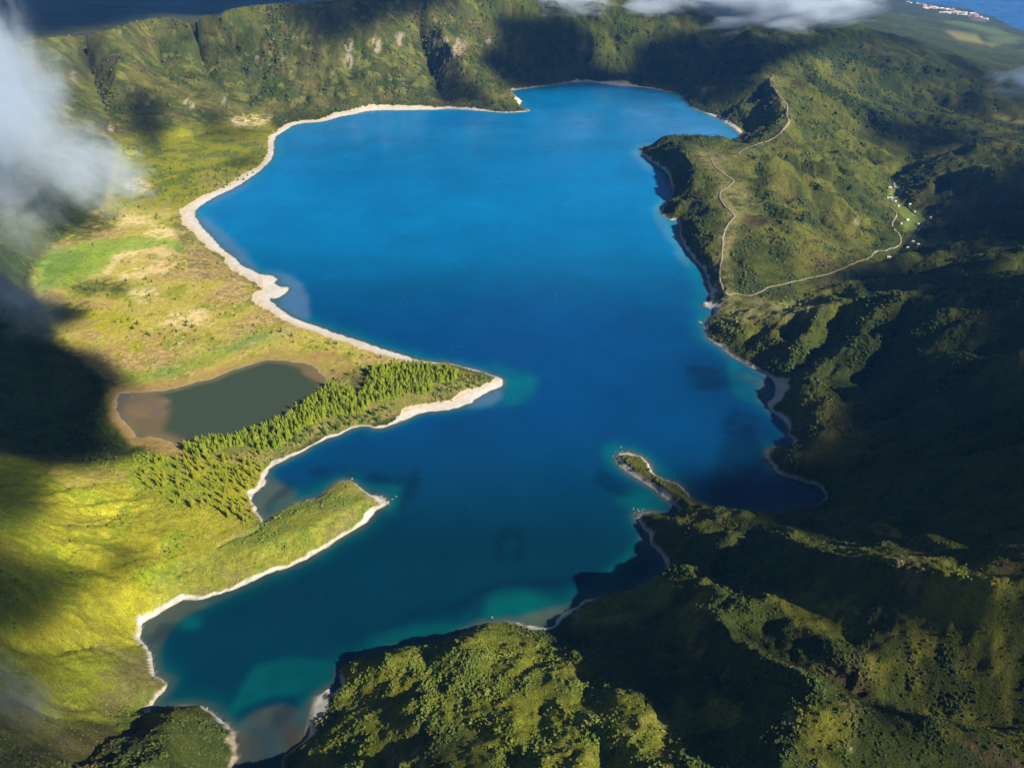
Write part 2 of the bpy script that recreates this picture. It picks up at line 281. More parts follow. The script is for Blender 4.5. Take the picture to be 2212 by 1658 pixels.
# distance to shore by jump flooding
def signed_distance(poly):
    P = np.array(densify([np.array([a, b, 0.0]) for a, b in np.vstack([poly, poly[:1]])], 2.0))[:, :2]
    sx = np.full(NEAR.shape, 1e7, np.float32); sy = sx.copy()
    i = np.clip(np.round((P[:, 0]-NX0)/ND).astype(int), 0, nnx-1); j = np.clip(np.round((P[:, 1]-NY0)/ND).astype(int), 0, nny-1)
    sx[j, i] = P[:, 0]; sy[j, i] = P[:, 1]
    best = np.hypot(sx-NXX, sy-NYY)
    for st in (512, 256, 128, 64, 32, 16, 8, 4, 2, 1, 2, 1):
        for dj in (-st, 0, st):
            for di in (-st, 0, st):
                if not (di or dj): continue
                a0, a1 = max(0, dj), min(nny, nny+dj); b0, b1 = max(0, di), min(nnx, nnx+di)
                qx = sx[a0-dj:a1-dj, b0-di:b1-di]; qy = sy[a0-dj:a1-dj, b0-di:b1-di]
                dd = np.hypot(qx-NXX[a0:a1, b0:b1], qy-NYY[a0:a1, b0:b1]); m = dd < best[a0:a1, b0:b1]
                best[a0:a1, b0:b1][m] = dd[m]; sx[a0:a1, b0:b1][m] = qx[m]; sy[a0:a1, b0:b1][m] = qy[m]
    inside = raster(poly, NX0, NY0, ND, nnx, nny)
    return np.where(inside, -best, best).astype(np.float32)
SDL = signed_distance(LAKE_W); SDP = signed_distance(POND_W)
land = sstep(4, 40, np.minimum(SDL, SDP))
z = NEAR.copy()
gy_, gx_ = np.gradient(blur(z, 4), ND); slope = np.hypot(gx_, gy_)
east = sstep(330, 480, NXX+.15*NYY-60)
crest = np.ones_like(slope)
for cl in ([(-80,105,180),(107,80,190),(253,60,195),(353,37,200),(433,33,203),(533,13,210),(653,11,216),(800,-12,230),(1000,-24,232),(1200,-40,222),(1480,10,158),(1740,32,112)],
           [(1750,1186,100),(1840,1196,122),(1907,1204,148),(2021,1236,176),(2107.7,1266,198),(2212,1269,222),(2350,1260,245)],[(2350,975,175),(2212,985.7,152),(2041,1011,112),(1890,1044,62),(1790,1095,16)],
           [(1974,364.5,-22),(2057.6,331,28),(2108,326,40),(2230,340,50)],[(-120,965,84),(0,975,60),(125,1008,38),(290,1000,16)]):
    for p in densify([W(*q) for q in cl], 12):
        d_ = np.hypot(NXX-p[0], NYY-p[1]) if False else None
        i0 = int((p[0]-NX0)/ND); j0 = int((p[1]-NY0)/ND); a0, a1, b0, b1 = max(0, j0-18), min(nny, j0+19), max(0, i0-18), min(nnx, i0+19)
        if a1 > a0 and b1 > b0: crest[a0:a1, b0:b1] = np.minimum(crest[a0:a1, b0:b1], sstep(8, 85, np.hypot(NXX[a0:a1, b0:b1]-p[0], NYY[a0:a1, b0:b1]-p[1])))
steep = (sstep(0.12, 0.5, slope)*(1-east)+sstep(0.04, .26, slope)*east)*land*(.12+.88*crest)
# large uneven relief, then gullies cut by running water down the slope
z += steep*((9+5*east)*fbm(NXX, NYY, 130, 4, 11)) + land*sstep(0.03, .2, slope)*2.5*fbm(NXX, NYY, 60, 3, 12)
rel = 1-np.abs(fbm(NXX, NYY, 75, 4, 21)); z += steep*(rel-0.7)*13*(1-.35*sstep(1500, 1900, NYY))
farw = sstep(1500, 1900, NYY)
keepout = np.ones_like(slope)
for pl in ([(1670,164,60),(1700,231,60),(1680,294,50),(1593,334,43),(1536,344,42),(1586,391,42),(1586,468,38),(1560,552,21),(1566,636,13),(1660,623,18),(1790,593,14),(1878,558,-12),(1943,529,-34),(1930,480,-36),(1923,448,-42)],[(1925,395,-46),(1935,430,-46),(1975,470,-44),(2000,480,-44),(1975,520,-40)]):
    for p in densify([W(*q) for q in pl], 20):
        i0 = int((p[0]-NX0)/ND); j0 = int((p[1]-NY0)/ND); a0, a1, b0, b1 = max(0, j0-24), min(nny, j0+25), max(0, i0-24), min(nnx, i0+25)
        if a1 > a0 and b1 > b0: keepout[a0:a1, b0:b1] = np.minimum(keepout[a0:a1, b0:b1], sstep(14, 110, np.hypot(NXX[a0:a1, b0:b1]-p[0], NYY[a0:a1, b0:b1]-p[1])))
steep *= (.25+.75*keepout)
for pl in ([(1070,1348,2),(1120,1352,3),(1190,1362,4),(1240,1345,4),(1270,1308,4),(1310,1290,4)], [(720,1500,6),(700,1540,6),(680,1580,5),(650,1630,5)]):
    for p in densify([W(*q) for q in pl], 8):
        i0 = int((p[0]-NX0)/ND); j0 = int((p[1]-NY0)/ND); a0, a1, b0, b1 = max(0, j0-10), min(nny, j0+11), max(0, i0-10), min(nnx, i0+11)
        steep[a0:a1, b0:b1] = np.minimum(steep[a0:a1, b0:b1], sstep(8, 45, np.hypot(NXX[a0:a1, b0:b1]-p[0], NYY[a0:a1, b0:b1]-p[1])))
z += east*land*sstep(850, 1050, NYY)*keepout*(.3+.7*crest)*((12-60*np.abs(fbm(NXX*.38, NYY+.35*NXX, 105, 3, 35)))+(4-18*np.abs(fbm(NXX*.6, NYY+.5*NXX, 42, 2, 36))))
lowb = 1-.62*sstep(560, 470, NYY+.35*NXX)*sstep(230, 130, NXX)
steep *= .55+.45*(lowb-.38)/.62
wxx = NXX+14*fbm(NXX, NYY, 60, 3, 31); wyy = NYY+14*fbm(NXX, NYY, 60, 3, 32)
z += steep*lowb*(1-.5*farw)*((22*np.abs(fbm(wxx, wyy, 120, 2, 33))-5)+(11*np.abs(fbm(wxx, wyy, 48, 2, 34))-2.5))
for rep, (dep_, sm) in enumerate(((2.8, 1), (2.2, 1), (1.8, 0))):
    zz = z + 0.8*fbm(NXX, NYY, 14, 2, 40+rep)
    p = np.pad(zz, 1, mode='edge'); best = np.zeros(z.shape, np.float32); tgt = np.arange(z.size).reshape(z.shape).copy()
    idx = np.arange(z.size).reshape(z.shape)
    for dj in (-1, 0, 1):
        for di in (-1, 0, 1):
            if not (di or dj): continue
            dr = (zz - p[1+dj:1+dj+nny, 1+di:1+di+nnx])/math.hypot(di, dj); m = dr > best
            jj = np.clip(np.arange(nny)[:, None]+dj, 0, nny-1); ii = np.clip(np.arange(nnx)[None, :]+di, 0, nnx-1)
            t = jj*nnx+ii; best[m] = dr[m]; tgt[m] = t[m]
    tgt = tgt.ravel(); cur = idx.ravel().copy(); acc = np.ones(z.size, np.float64)
    for k in range(110):
        nxt = tgt[cur]; mv = nxt != cur; cur = nxt[mv]; acc += np.bincount(cur, minlength=z.size)
    acc = acc.reshape(z.shape); A = np.log(acc).astype(np.float32)
    carve = np.clip(A-1.2, 0, 5.0); carve = blur(carve, 1) if sm else carve*0.6+0.4*blur(carve, 1)
    z -= (1-.62*farw)*steep*carve*dep_*(0.55+0.45*np.maximum(sstep(.2, .6, slope), east*.8))
    z += (1-.62*farw)*steep*dep_*1.7
NEAR = np.where(land > 0, z, NEAR)
NEAR = NEAR*0.75+0.25*blur(NEAR, 1)

def height(x, y, fine=True):
    """ground height at world x, y (arrays)"""
    x = np.asarray(x, np.float64); y = np.asarray(y, np.float64)
    zf = bil(FAR, (x-GX0)/40, (y-GY0)/40)
    hf = zf + np.where(zf > SEA_Z-1, 1, 0)*22*fbm(x, y, 420, 5, 77)*sstep(SEA_Z+4, SEA_Z+120, zf)
    ex = np.minimum(np.minimum(x-NX0, NX1-x), np.minimum(y-NY0, NY1-y)); wn_ = sstep(0, 260, ex)
    fx = (x-NX0)/ND; fy = (y-NY0)/ND
    zn = bil(NEAR, fx, fy); sd = bil(SDL, fx, fy); sp_ = bil(SDP, fx, fy)
    sd = sd + 1.2*fbm(x, y, 9, 2, 3)
    s = np.where(wn_ > 0, np.minimum(sd, sp_), 999)
    if fine:
        k = sstep(3, 22, s)
        gx = (bil(NEAR, fx+1, fy)-bil(NEAR, fx-1, fy))/(2*ND); gy = (bil(NEAR, fx, fy+1)-bil(NEAR, fx, fy-1))/(2*ND)
        sl = np.hypot(gx, gy); st = sstep(.1, .5, sl)
        zn = zn + k*(0.5+1.9*st)*fbm(x, y, 13, 3, 51, .6) + k*st*2.0*fbm(x, y, 36, 2, 55) + k*st*(5.0*np.abs(fbm(x+6*fbm(x, y, 20, 2, 57), y, 24, 3, 56))-1.2) + k*(.3+.7*st)*(1.5*np.abs(fbm(x, y, 9, 2, 58))-.4) + k*(0.35+0.5*st)*np.abs(fbm(x, y, 5.0, 2, 53, .7))*1.6
    bed = np.maximum(sd*0.22, -14)
    bank = sd*0.05+0.12
    zn = np.where(sd < 0, bed, np.where(sd < 30, np.maximum(np.minimum(zn, sd*1.3+.12), np.minimum(bank, 1.2)-3*sstep(18, 30, sd)), zn))
    zn = np.where(sp_ < 0, POND_Z+np.maximum(sp_*0.1, -3), np.where((sp_ < 30), np.maximum(zn, POND_Z+0.05+np.minimum(sp_*0.03, 1)), zn))
    return (hf*(1-wn_)+zn*wn_).astype(np.float64), sd, sp_, wn_

# ------------------------------------------------------------------ helpers for objects and materials
def link(o, **props):
    COL.objects.link(o)
    for k, v in props.items(): o[k] = v
    return o
def mesh_np(name, V, F, mat=None, smooth=True, **props):
    me = bpy.data.meshes.new(name); V = np.asarray(V, np.float32); F = np.asarray(F, np.int32); k = F.shape[1]
    me.vertices.add(len(V)); me.vertices.foreach_set('co', V.ravel())
    me.loops.add(F.size); me.loops.foreach_set('vertex_index', F.ravel())
    me.polygons.add(len(F)); me.polygons.foreach_set('loop_start', np.arange(len(F), dtype=np.int32)*k)
    me.polygons.foreach_set('use_smooth', np.full(len(F), smooth))
    me.update(calc_edges=True)
    if mat: me.materials.append(mat)
    return link(bpy.data.objects.new(name, me), **props)
def attr(o, name, data):
    data = np.asarray(data, np.float32)
    if data.ndim == 1: a = o.data.attributes.new(name, 'FLOAT', 'POINT'); a.data.foreach_set('value', data)
    else:
        a = o.data.attributes.new(name, 'FLOAT_COLOR', 'POINT')
        a.data.foreach_set('color', np.concatenate([data, np.ones((len(data), 1), np.float32)], 1).ravel())
class MT:
    def __init__(s, name):
        s.m = bpy.data.materials.new(name); s.m.use_nodes = True; s.t = s.m.node_tree; s.t.nodes.clear()
        s.out = s.n('ShaderNodeOutputMaterial')
    def n(s, typ, **kw):
        nd = s.t.nodes.new(typ)
        for k, v in kw.items():
            if k.startswith('i_'):
                key = k[2:].replace('_', ' '); nd.inputs[int(key) if key.isdigit() else key].default_value = v
            else: setattr(nd, k, v)
        return nd
    def l(s, a, b): s.t.links.new(a, b)
    def noise(s, scale, detail=3, rough=.5, co=None):
        nd = s.n('ShaderNodeTexNoise', i_Scale=scale, i_Detail=detail, i_Roughness=rough)
        if co is None:
            if not hasattr(s, 'tc'): s.tc = s.n('ShaderNodeTexCoord')
            co = s.tc.outputs['Object']
        s.l(co, nd.inputs['Vector']); return nd.outputs['Fac']
    def mix(s, f, a, b, blend='MIX'):
        nd = s.n('ShaderNodeMix', data_type='RGBA', blend_type=blend)
        for v, k in ((f, 0), (a, 6), (b, 7)):
            if hasattr(v, 'is_linked') or hasattr(v, 'links'): s.l(v, nd.inputs[k])
            else: nd.inputs[k].default_value = v
        return nd.outputs[2]
    def rng(s, v, a, b, c=0, d=1):
        nd = s.n('ShaderNodeMapRange', i_1=a, i_2=b, i_3=c, i_4=d); s.l(v, nd.inputs[0]); return nd.outputs[0]
    def math(s, op, a, b=0.0):
        nd = s.n('ShaderNodeMath', operation=op)
        for v, k in ((a, 0), (b, 1)):
            if hasattr(v, 'links'): s.l(v, nd.inputs[k])
            else: nd.inputs[k].default_value = v
        return nd.outputs[0]
def plain(name, col, rough=.8, var=.25, scale=.6, spec=.3):
    M = MT(name); f = M.noise(scale, 3)
    c = M.mix(f, tuple(x*(1-var) for x in col)+(1,), tuple(min(1, x*(1+var)) for x in col)+(1,))
    b = M.n('ShaderNodeBsdfPrincipled', i_Roughness=rough); b.inputs['Specular IOR Level'].default_value = spec
    M.l(c, b.inputs['Base Color']); M.l(b.outputs[0], M.out.inputs[0]); return M.m

# ------------------------------------------------------------------ ground sheet
def axis(segs):
    out = [segs[0][0]]
    for a, b, s0, s1 in segs:
        x = a
        while x < b-1e-6:
            f = (x-a)/(b-a); x += s0+(s1-s0)*f; out.append(min(x, b))
        out[-1] = b
    return np.unique(np.array(out))
ys = axis([(-3000, 40, 300, 20), (40, 150, 20, 1.6), (150, 700, 1.35, 1.6), (700, 1300, 1.6, 2.4), (1300, 2700, 2.4, 4.2), (2700, 3400, 4.2, 14), (3400, 9200, 14, 34), (9200, 14200, 40, 400)])
xs = axis([(-6800, -2000, 400, 30), (-2000, -900, 30, 3.0), (-900, -450, 3.0, 1.6), (-450, 600, 1.6, 1.6), (600, 1150, 1.6, 3.0), (1150, 2000, 3.2, 12), (2000, 5600, 14, 26), (5600, 11600, 40, 500)])
print('ground grid', len(xs), len(ys), len(xs)*len(ys))
XX, YY = np.meshgrid(xs, ys); XX = XX.ravel(); YY = YY.ravel()
ZZ, SD, SPD, WN = height(XX, YY)
nx, ny = len(xs), len(ys)
i = np.arange(nx-1)[None, :]; j = np.arange(ny-1)[:, None]; q = (j*nx+i).ravel()
FQ = np.stack([q, q+1, q+nx+1, q+nx], 1)
PX, PY, DEP = project(XX, YY, ZZ)
# ------------------------------------------------------------------ what grows or lies where (albedo, with some sunlit contrast)
def mixc(c, col, w):
    w = w[:, None] if np.ndim(w) else w
    return c*(1-w)+np.asarray(col, np.float32)*w
wx = 10*fbm(XX, YY, 45, 3, 101); wy = 8*fbm(XX, YY, 45, 3, 102)
k_ = np.clip(900/DEP, .2, 1.5)
def Z(polys, r=3, warp=1.0): return msample(pmap(polys, max(1, round(r*.6))), PX+wx*k_*warp, PY+wy*k_*.6*warp)
n_big = fbm(XX, YY, 170, 3, 61); n_mid = fbm(XX, YY, 42, 4, 62); n_sm = fbm(XX, YY, 12, 4, 63, .65); n_ti = fbm(XX, YY, 4.5, 3, 64, .7)
n_br = fbm(XX, YY, 70, 4, 65, .6); n_gr = fbm(XX, YY, 28, 4, 66, .6)
C = np.zeros((len(XX), 3), np.float32)+np.array([.070, .092, .018], np.float32)
C = mixc(C, (.118, .122, .022), sstep(-.15, .45, n_big*.5+n_mid*.6+n_sm*.3))
C = mixc(C, (.040, .066, .016), sstep(.02, .38, n_gr*.7+n_sm*.5-n_big*.3))
C = mixc(C, (.100, .074, .030), .65*sstep(.12, .45, n_br*.8+n_ti*.3))
C = mixc(C, (.150, .165, .022), .6*sstep(.2, .5, n_sm*.6+n_mid*.5))
C = C*np.array([.60, .62, .50], np.float32)
# western walls: olive with rusty streaks
z_w = Z([[(60,60),(250,50),(560,0),(1000,-40),(1130,100),(1140,236),(980,232),(640,236),(300,330),(100,450),(-50,300)]], 8)
C = mixc(C, (.115, .118, .030), .5*z_w*sstep(-.3, .3, n_mid)); C = mixc(C, (.125, .085, .035), .35*z_w*sstep(.05, .3, fbm(XX, YY*1.6, 48, 4, 99)))
z_w2 = z_w*sstep(.1, .4, fbm(XX, YY*1.7, 26, 4, 97)); C = mixc(C, (.045, .065, .016), z_w2*.7); C = mixc(C, (.19, .185, .035), z_w*.5*sstep(.15, .4, fbm(XX, YY*1.8, 22, 4, 98)))
# bright fern and grass hill in the south west
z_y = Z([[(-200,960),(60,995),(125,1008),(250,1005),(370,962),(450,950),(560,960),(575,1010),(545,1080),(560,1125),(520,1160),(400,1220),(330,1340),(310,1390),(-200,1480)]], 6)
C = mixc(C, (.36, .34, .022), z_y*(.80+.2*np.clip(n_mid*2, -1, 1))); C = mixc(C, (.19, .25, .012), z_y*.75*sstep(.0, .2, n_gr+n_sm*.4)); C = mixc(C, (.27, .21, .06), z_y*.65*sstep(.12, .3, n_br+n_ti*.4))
z_y2 = Z([[(-200,1400),(310,1395),(365,1475),(320,1540),(150,1560),(-200,1700)]], 6)
C = mixc(C, (.185, .20, .012), z_y2*.8); C = mixc(C, (.12, .10, .045), z_y2*.7*sstep(.0, .35, n_br+n_sm*.3)); C = mixc(C, (.09, .12, .018), z_y2*.5*sstep(.1, .4, n_gr))
z_pen = Z([[(520,1150),(580,1125),(640,1080),(740,1030),(800,1060),(830,1090),(780,1140),(600,1240),(440,1300),(330,1330),(340,1250),(400,1200)]], 4)
C = mixc(C, (.26, .27, .035), z_pen*.85); C = mixc(C, (.20, .16, .075), z_pen*.7*sstep(.02, .2, n_br+n_ti*.4)); C = mixc(C, (.13, .19, .025), z_pen*.7*sstep(.1, .25, n_gr+.3*n_ti))
z_b = Z([[(739,1433),(789,1429),(896,1393),(1063,1344),(1160,1370),(1300,1470),(1450,1560),(1560,1700),(600,1700),(650,1640),(690,1590),(735,1520)],[(1300,1290),(1360,1258),(1450,1245),(1450,1300),(1400,1330),(1240,1360),(1240,1320)]], 6)
C = mixc(C, (.165, .175, .012), z_b*.75*sstep(-.6, .1, n_mid)); C = mixc(C, (.085, .115, .012), z_b*.6*sstep(.0, .35, n_gr+n_sm*.4)); C = mixc(C, (.24, .225, .05), z_b*.5*sstep(.22, .45, n_sm*.7+n_br*.5))
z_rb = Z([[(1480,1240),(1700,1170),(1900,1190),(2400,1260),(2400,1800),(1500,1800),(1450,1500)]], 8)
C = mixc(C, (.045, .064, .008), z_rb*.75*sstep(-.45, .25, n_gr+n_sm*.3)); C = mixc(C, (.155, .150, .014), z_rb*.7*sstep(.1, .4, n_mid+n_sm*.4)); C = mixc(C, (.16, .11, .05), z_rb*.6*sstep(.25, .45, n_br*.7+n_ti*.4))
z_e = Z([[(1540,330),(1700,160),(1800,110),(2212,260),(2212,330),(1960,370),(1900,500),(1850,640),(1900,660),(1720,830),(1660,810),(1540,700)]], 10)
C = mixc(C, (.120, .128, .014), z_e*.5*sstep(-.3, .3, n_mid))  # eastern slope colours darkened to deepen the sunlit contrast
# marsh plain
z_p = Z([[(250,345),(360,312),(560,255),(600,290),(585,350),(440,420),(395,450),(430,520),(520,600),(640,690),(800,740),(920,782),(780,800),(700,790),(600,760),(400,840),(260,840),(130,740),(90,660),(60,600),(100,540),(230,440)]], 5)
z_pn = Z([[(250,300),(560,250),(600,290),(585,350),(450,410),(395,450),(240,440)]], 6); z_ps = z_p*(1-z_pn)
C = mixc(C, (.26, .26, .012), z_pn*.85); C = mixc(C, (.09, .13, .02), z_pn*.8*sstep(.05, .2, n_gr+n_ti*.4)); C = mixc(C, (.20, .165, .06), z_pn*.4*sstep(.15, .4, n_br))
C = mixc(C, (.45, .38, .075), z_ps*.9); C = mixc(C, (.34, .22, .085), z_ps*.8*sstep(.0, .14, n_br*.8+n_ti*.35)); C = mixc(C, (.21, .25, .015), z_ps*.7*sstep(.10, .22, n_gr+.3*n_sm))
C = mixc(C, (.11, .095, .05), z_ps*.8*Z([[(395,455),(440,520),(525,595),(505,610),(420,600),(380,520),(370,470)],[(560,640),(620,690),(640,705),(600,700),(520,640),(480,630)]], 4)*sstep(-.4, .2, n_ti+n_sm))
z_sand = Z([[(215,560),(280,520),(345,480),(380,500),(395,540),(360,560),(330,545),(250,565),(230,610),(190,600)],[(290,560),(400,570),(340,600),(240,615)],[(340,700),(370,675),(450,665),(455,700),(400,710)],[(270,625),(340,620),(345,650),(300,655)],[(250,465),(330,470),(330,485),(250,490)],[(265,395),(300,385),(330,405),(310,415),(275,412)],[(500,255),(560,248),(590,252),(560,275),(500,270)]], 3)
C = mixc(C, (.58, .46, .22), z_sand*.95*sstep(-.25, .1, n_sm+n_ti*.5)); C = mixc(C, (.48, .36, .15), z_ps*.75*sstep(.20, .28, n_ti*.6+n_br*.5))
z_lime = Z([[(75,575),(110,540),(180,522),(300,512),(385,517),(398,550),(350,532),(250,548),(215,590),(160,612),(75,625)]], 2)
C = mixc(C, (.20, .30, .03), z_lime*.85); C = mixc(C, (.10, .20, .03), z_lime*.6*sstep(0, .3, n_mid))
z_yel = Z([[(110,690),(200,640),(260,670),(330,690),(300,760),(330,800),(250,790),(160,740),(100,720)],[(400,640),(470,600),(500,600),(440,650)]], 8)
C = mixc(C, (.36, .33, .008), z_yel*.7*sstep(-.2, .3, n_gr))
# rings round the pond
ring = np.where(WN > 0, SPD, 999)
z_ring = Z([[(220,830),(260,832),(400,818),(500,785),(600,755),(720,760),(780,790),(740,815),(700,830),(640,860),(560,960),(380,985),(280,960),(230,900)]], 3)
C = mixc(C, (.31, .20, .07), z_ring*.85*sstep(-.7, -.1, n_sm+.3)); C = mixc(C, (.30, .26, .05), z_ring*.8*sstep(-.1, .25, n_mid+.4*n_ti))
C = mixc(C, (.30, .22, .12), z_ring*.8*sstep(8, 1, ring))
z_lime2 = Z([[(260,795),(330,800),(400,772),(480,745),(560,712),(620,725),(520,760),(450,790),(380,812),(300,832),(262,830)]], 3)
C = mixc(C, (.24, .30, .035), z_lime2*.75); C = mixc(C, (.11, .22, .07), z_lime2*.5*Z([[(310,815),(350,790),(400,795),(370,815)],[(470,760),(560,720),(590,725),(500,765)]], 3))
C = mixc(C, (.30, .26, .11), .6*Z([[(300,775),(360,775),(440,750),(540,700),(560,715),(460,760),(370,795),(310,790)]], 3)*sstep(-.2, .2, n_ti))
# forest floor of the spit
z_sp = Z([[(430,985),(470,945),(600,900),(700,840),(800,785),(930,785),(1050,812),(1068,835),(1000,850),(900,880),(830,905),(760,925),(680,940),(620,985),(570,1010)]], 3)
C = mixc(C, (.24, .23, .05), z_sp*.9); C = mixc(C, (.27, .19, .08), z_sp*.6*sstep(-.1, .3, n_sm+.4*n_ti)); C = mixc(C, (.08, .12, .02), z_sp*.5*sstep(.1, .35, n_gr))
C = mixc(C, (.115, .10, .032), .9*Z([[(758,812),(795,808),(792,835),(770,860),(755,835)]], 1))
# dark woods
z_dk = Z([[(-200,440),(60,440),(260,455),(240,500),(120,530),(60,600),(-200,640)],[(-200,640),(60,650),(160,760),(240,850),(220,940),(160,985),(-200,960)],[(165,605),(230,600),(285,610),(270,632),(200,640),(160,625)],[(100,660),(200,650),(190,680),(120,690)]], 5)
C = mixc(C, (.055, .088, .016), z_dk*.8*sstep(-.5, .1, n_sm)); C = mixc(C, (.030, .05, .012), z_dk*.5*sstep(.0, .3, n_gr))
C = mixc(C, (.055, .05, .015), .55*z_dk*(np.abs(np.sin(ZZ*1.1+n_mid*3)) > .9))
# eastern plateau with dry grass along the path, and meadow
z_dry = Z([[(1500,318),(1560,330),(1600,325),(1680,290),(1712,262),(1690,205),(1670,165),(1645,165),(1655,200),(1690,240),(1690,280),(1600,345),(1560,380),(1610,400),(1640,440),(1600,480),(1575,560),(1580,640),(1545,650),(1545,560),(1560,500),(1575,460),(1540,425),(1560,390),(1510,345)],[(1560,640),(1640,645),(1800,655),(1780,672),(1700,690),(1620,700),(1545,705),(1550,660)]], 5)
C = mixc(C, (.205, .185, .075), z_dry*.8*sstep(-.45, .15, n_sm+.3*n_mid)); C = mixc(C, (.16, .17, .03), z_dry*.4*sstep(.05, .3, n_gr))
z_hum = Z([[(1560,330),(1700,300),(1800,400),(1880,470),(1860,550),(1780,640),(1600,640),(1570,560),(1600,480),(1620,430),(1560,380)]], 8)
C = mixc(C, (.120, .118, .022), z_hum*.55*sstep(-.3, .3, n_mid)); C = mixc(C, (.045, .065, .02), z_hum*.7*sstep(.08, .35, n_gr+.4*n_sm)); C = mixc(C, (.10, .06, .03), z_hum*.5*sstep(.2, .4, n_br+n_ti*.3))
z_park = Z([[(1918,405),(1940,400),(1947,418),(1930,430),(1918,424)],[(1925,432),(1950,440),(1985,455),(2005,478),(1985,492),(1985,500),(1955,500),(1945,482),(1960,478),(1935,450)],[(1950,545),(1985,545),(1985,552),(1950,552)]], 1, .2)
C = mixc(C, (.15, .20, .03), z_park*.9)
z_far = Z([[(2038,66),(2060,67),(2110,76),(2122,90),(2133,95),(2115,94),(2070,86)],[(2125,90),(2160,98),(2140,101)],[(2140,248),(2180,252),(2240,268),(2215,272),(2170,262)]], 1, .3)
C = mixc(C, (.21, .19, .06), z_far*.95)
C = mixc(C, (.11, .15, .035), .8*Z([[(2035,38),(2110,46),(2160,62),(2200,75),(2212,90),(2150,75),(2090,60),(2040,50)],[(2130,80),(2190,78),(2200,95),(2150,95)]], 1, .4)*sstep(-.35, -.05, fbm(XX, YY, 300, 2, 91)))
C = mixc(C, (.22, .15, .10), .7*Z([[(2095,37),(2125,37),(2140,45),(2120,48),(2098,42)]], 1, .3))
# bare earth and rock scars on the walls, boulder fields
scar = Z([(483,215,4,9),(508,263,7,10),(515,270,8,6),(240,277,6,8),(142,240,5,5),(158,165,5,12),(258,68,2,6),(405,220,8,8),(415,228,6,5),(555,125,4,4),(614,125,4,6),(753,98,8,14),(753,132,10,16),(813,92,8,18),(815,105,7,10),(864,78,9,7),(862,92,7,7),(983,110,9,14),(990,95,6,12),(940,90,6,10),(960,88,10,6),(870,185,4,6),(1056,88,5,6),(1850,480,6,6),(1660,640,4,3)], 1, .35)
C = mixc(C, (.40, .33, .27), np.clip(scar*1.4, 0, 1)*.55*sstep(-.1, .25, fbm(XX*1.0, ZZ*.35, 6, 3, 95)+.2))
C = mixc(C, (.33, .24, .15), .8*Z([[(975,110),(1000,85),(1012,95),(990,125)],[(1090,195),(1120,205),(1118,218)],[(1900,1200),(1945,1205),(1950,1215),(1905,1212)],[(1840,1190),(1862,1192),(1858,1203),(1838,1200)]], 1, .4)*sstep(-.2, .2, n_ti))
C = mixc(C, (.36, .30, .20), .8*Z([(500,1597,14,10),(694,1540,14,22),(1250,1325,10,12),(1048,1490,9,5),(1705,1545,6,14),(1835,1610,5,14)], 1, .5)*sstep(-.4, .1, n_ti))
# beach: width in metres along the shore, grey pumice toward the water and tan above
BW = [(1070,830,16),(1000,868,26),(960,882,26),(900,893,20),(840,912,10),(780,918,6),(700,945,6),(640,978,5),(580,1010,7),(560,1055,8),(545,1085,9),(570,1130,2),(600,1100,2),(690,1070,4),(740,1038,2),(800,1068,7),(826,1080,11),(815,1100,9),(740,1158,6),(640,1215,6),(520,1265,5),(440,1293,6),(380,1300,7),(320,1335,7),(302,1370,5),(335,1420,5),(350,1465,4),(325,1520,2),(380,1522,1),(500,1575,5),(512,1620,4),(612,1640,2),(665,1560,8),(680,1520,14),(715,1490,6),(740,1440,0),(900,1390,0),(1050,1345,1),(1110,1345,4),(1180,1355,9),(1215,1330,9),(1262,1302,8),(1300,1288,1),(1380,1250,1),(1405,1165,5),(1390,1130,6),(1378,1113,7),(1440,1110,2),(1430,1070,4),(1400,1048,5),(1340,1000,8),(1350,977,7),(1400,1000,5),(1430,1035,3),(1500,1082,1),(1700,1105,1),(1780,1070,1),(1700,1030,2),(1665,990,4),(1700,966,6),(1710,940,2),(1680,895,6),(1665,868,12),(1680,840,16),(1660,812,3),(1600,778,4),(1540,740,5),(1526,700,6),(1541,675,12),(1535,655,11),(1525,600,7),(1500,560,6),(1475,500,3),(1450,474,4),(1432,455,4),(1452,410,3),(1440,375,6),(1400,345,7),(1386,322,6),(1440,319,1),(1520,318,1),(1595,300,5),(1583,275,16),(1540,252,14),(1512,240,5),(1470,206,2),(1400,190,10),(1330,182,26),(1280,177,10),(1200,183,2),(1120,194,8),(1122,218,18),(1144,238,6),(1080,242,9),(980,236,10),(900,238,26),(830,239,36),(760,247,34),(700,262,26),(640,270,22),(600,300,16),(590,325,14),(585,350,16),(540,385,24),(470,424,26),(430,450,30),(420,470,32),(450,510,26),(500,555,22),(545,583,24),(585,600,30),(590,645,26),(620,680,18),(680,703,17),(760,732,19),(840,758,20),(920,781,12),(980,790,4),(1060,808,4)]
BWw = np.array([[*W(a, b, 0)[:2], w] for a, b, w in BW])
near_shore = (WN > 0) & (SD > -6) & (SD < 60)
bw = np.zeros(len(XX), np.float32); I = np.where(near_shore)[0]
for s0 in range(0, len(I), 40000):
    ii = I[s0:s0+40000]; d2 = (XX[ii, None]-BWw[None, :, 0])**2+(YY[ii, None]-BWw[None, :, 1])**2
    w_ = 1/(d2+30)**2; bw[ii] = (w_*BWw[None, :, 2]).sum(1)/w_.sum(1)
bw = np.where(bw < 14, bw*(.45+.35*sstep(7, 14, bw)), bw*.8)*(1+.30*fbm(XX, YY, 50, 3, 96)+np.where(bw < 12, 1.1, .15)*fbm(XX, YY, 16, 3, 94))
edge = SD+bw*.25*n_sm+1.2*n_ti
beach = np.where(near_shore & (bw > .5), sstep(bw+1.5, bw-1.0, edge), 0)
rocky = sstep(.3, -.3, fbm(XX, YY, 60, 2, 71))
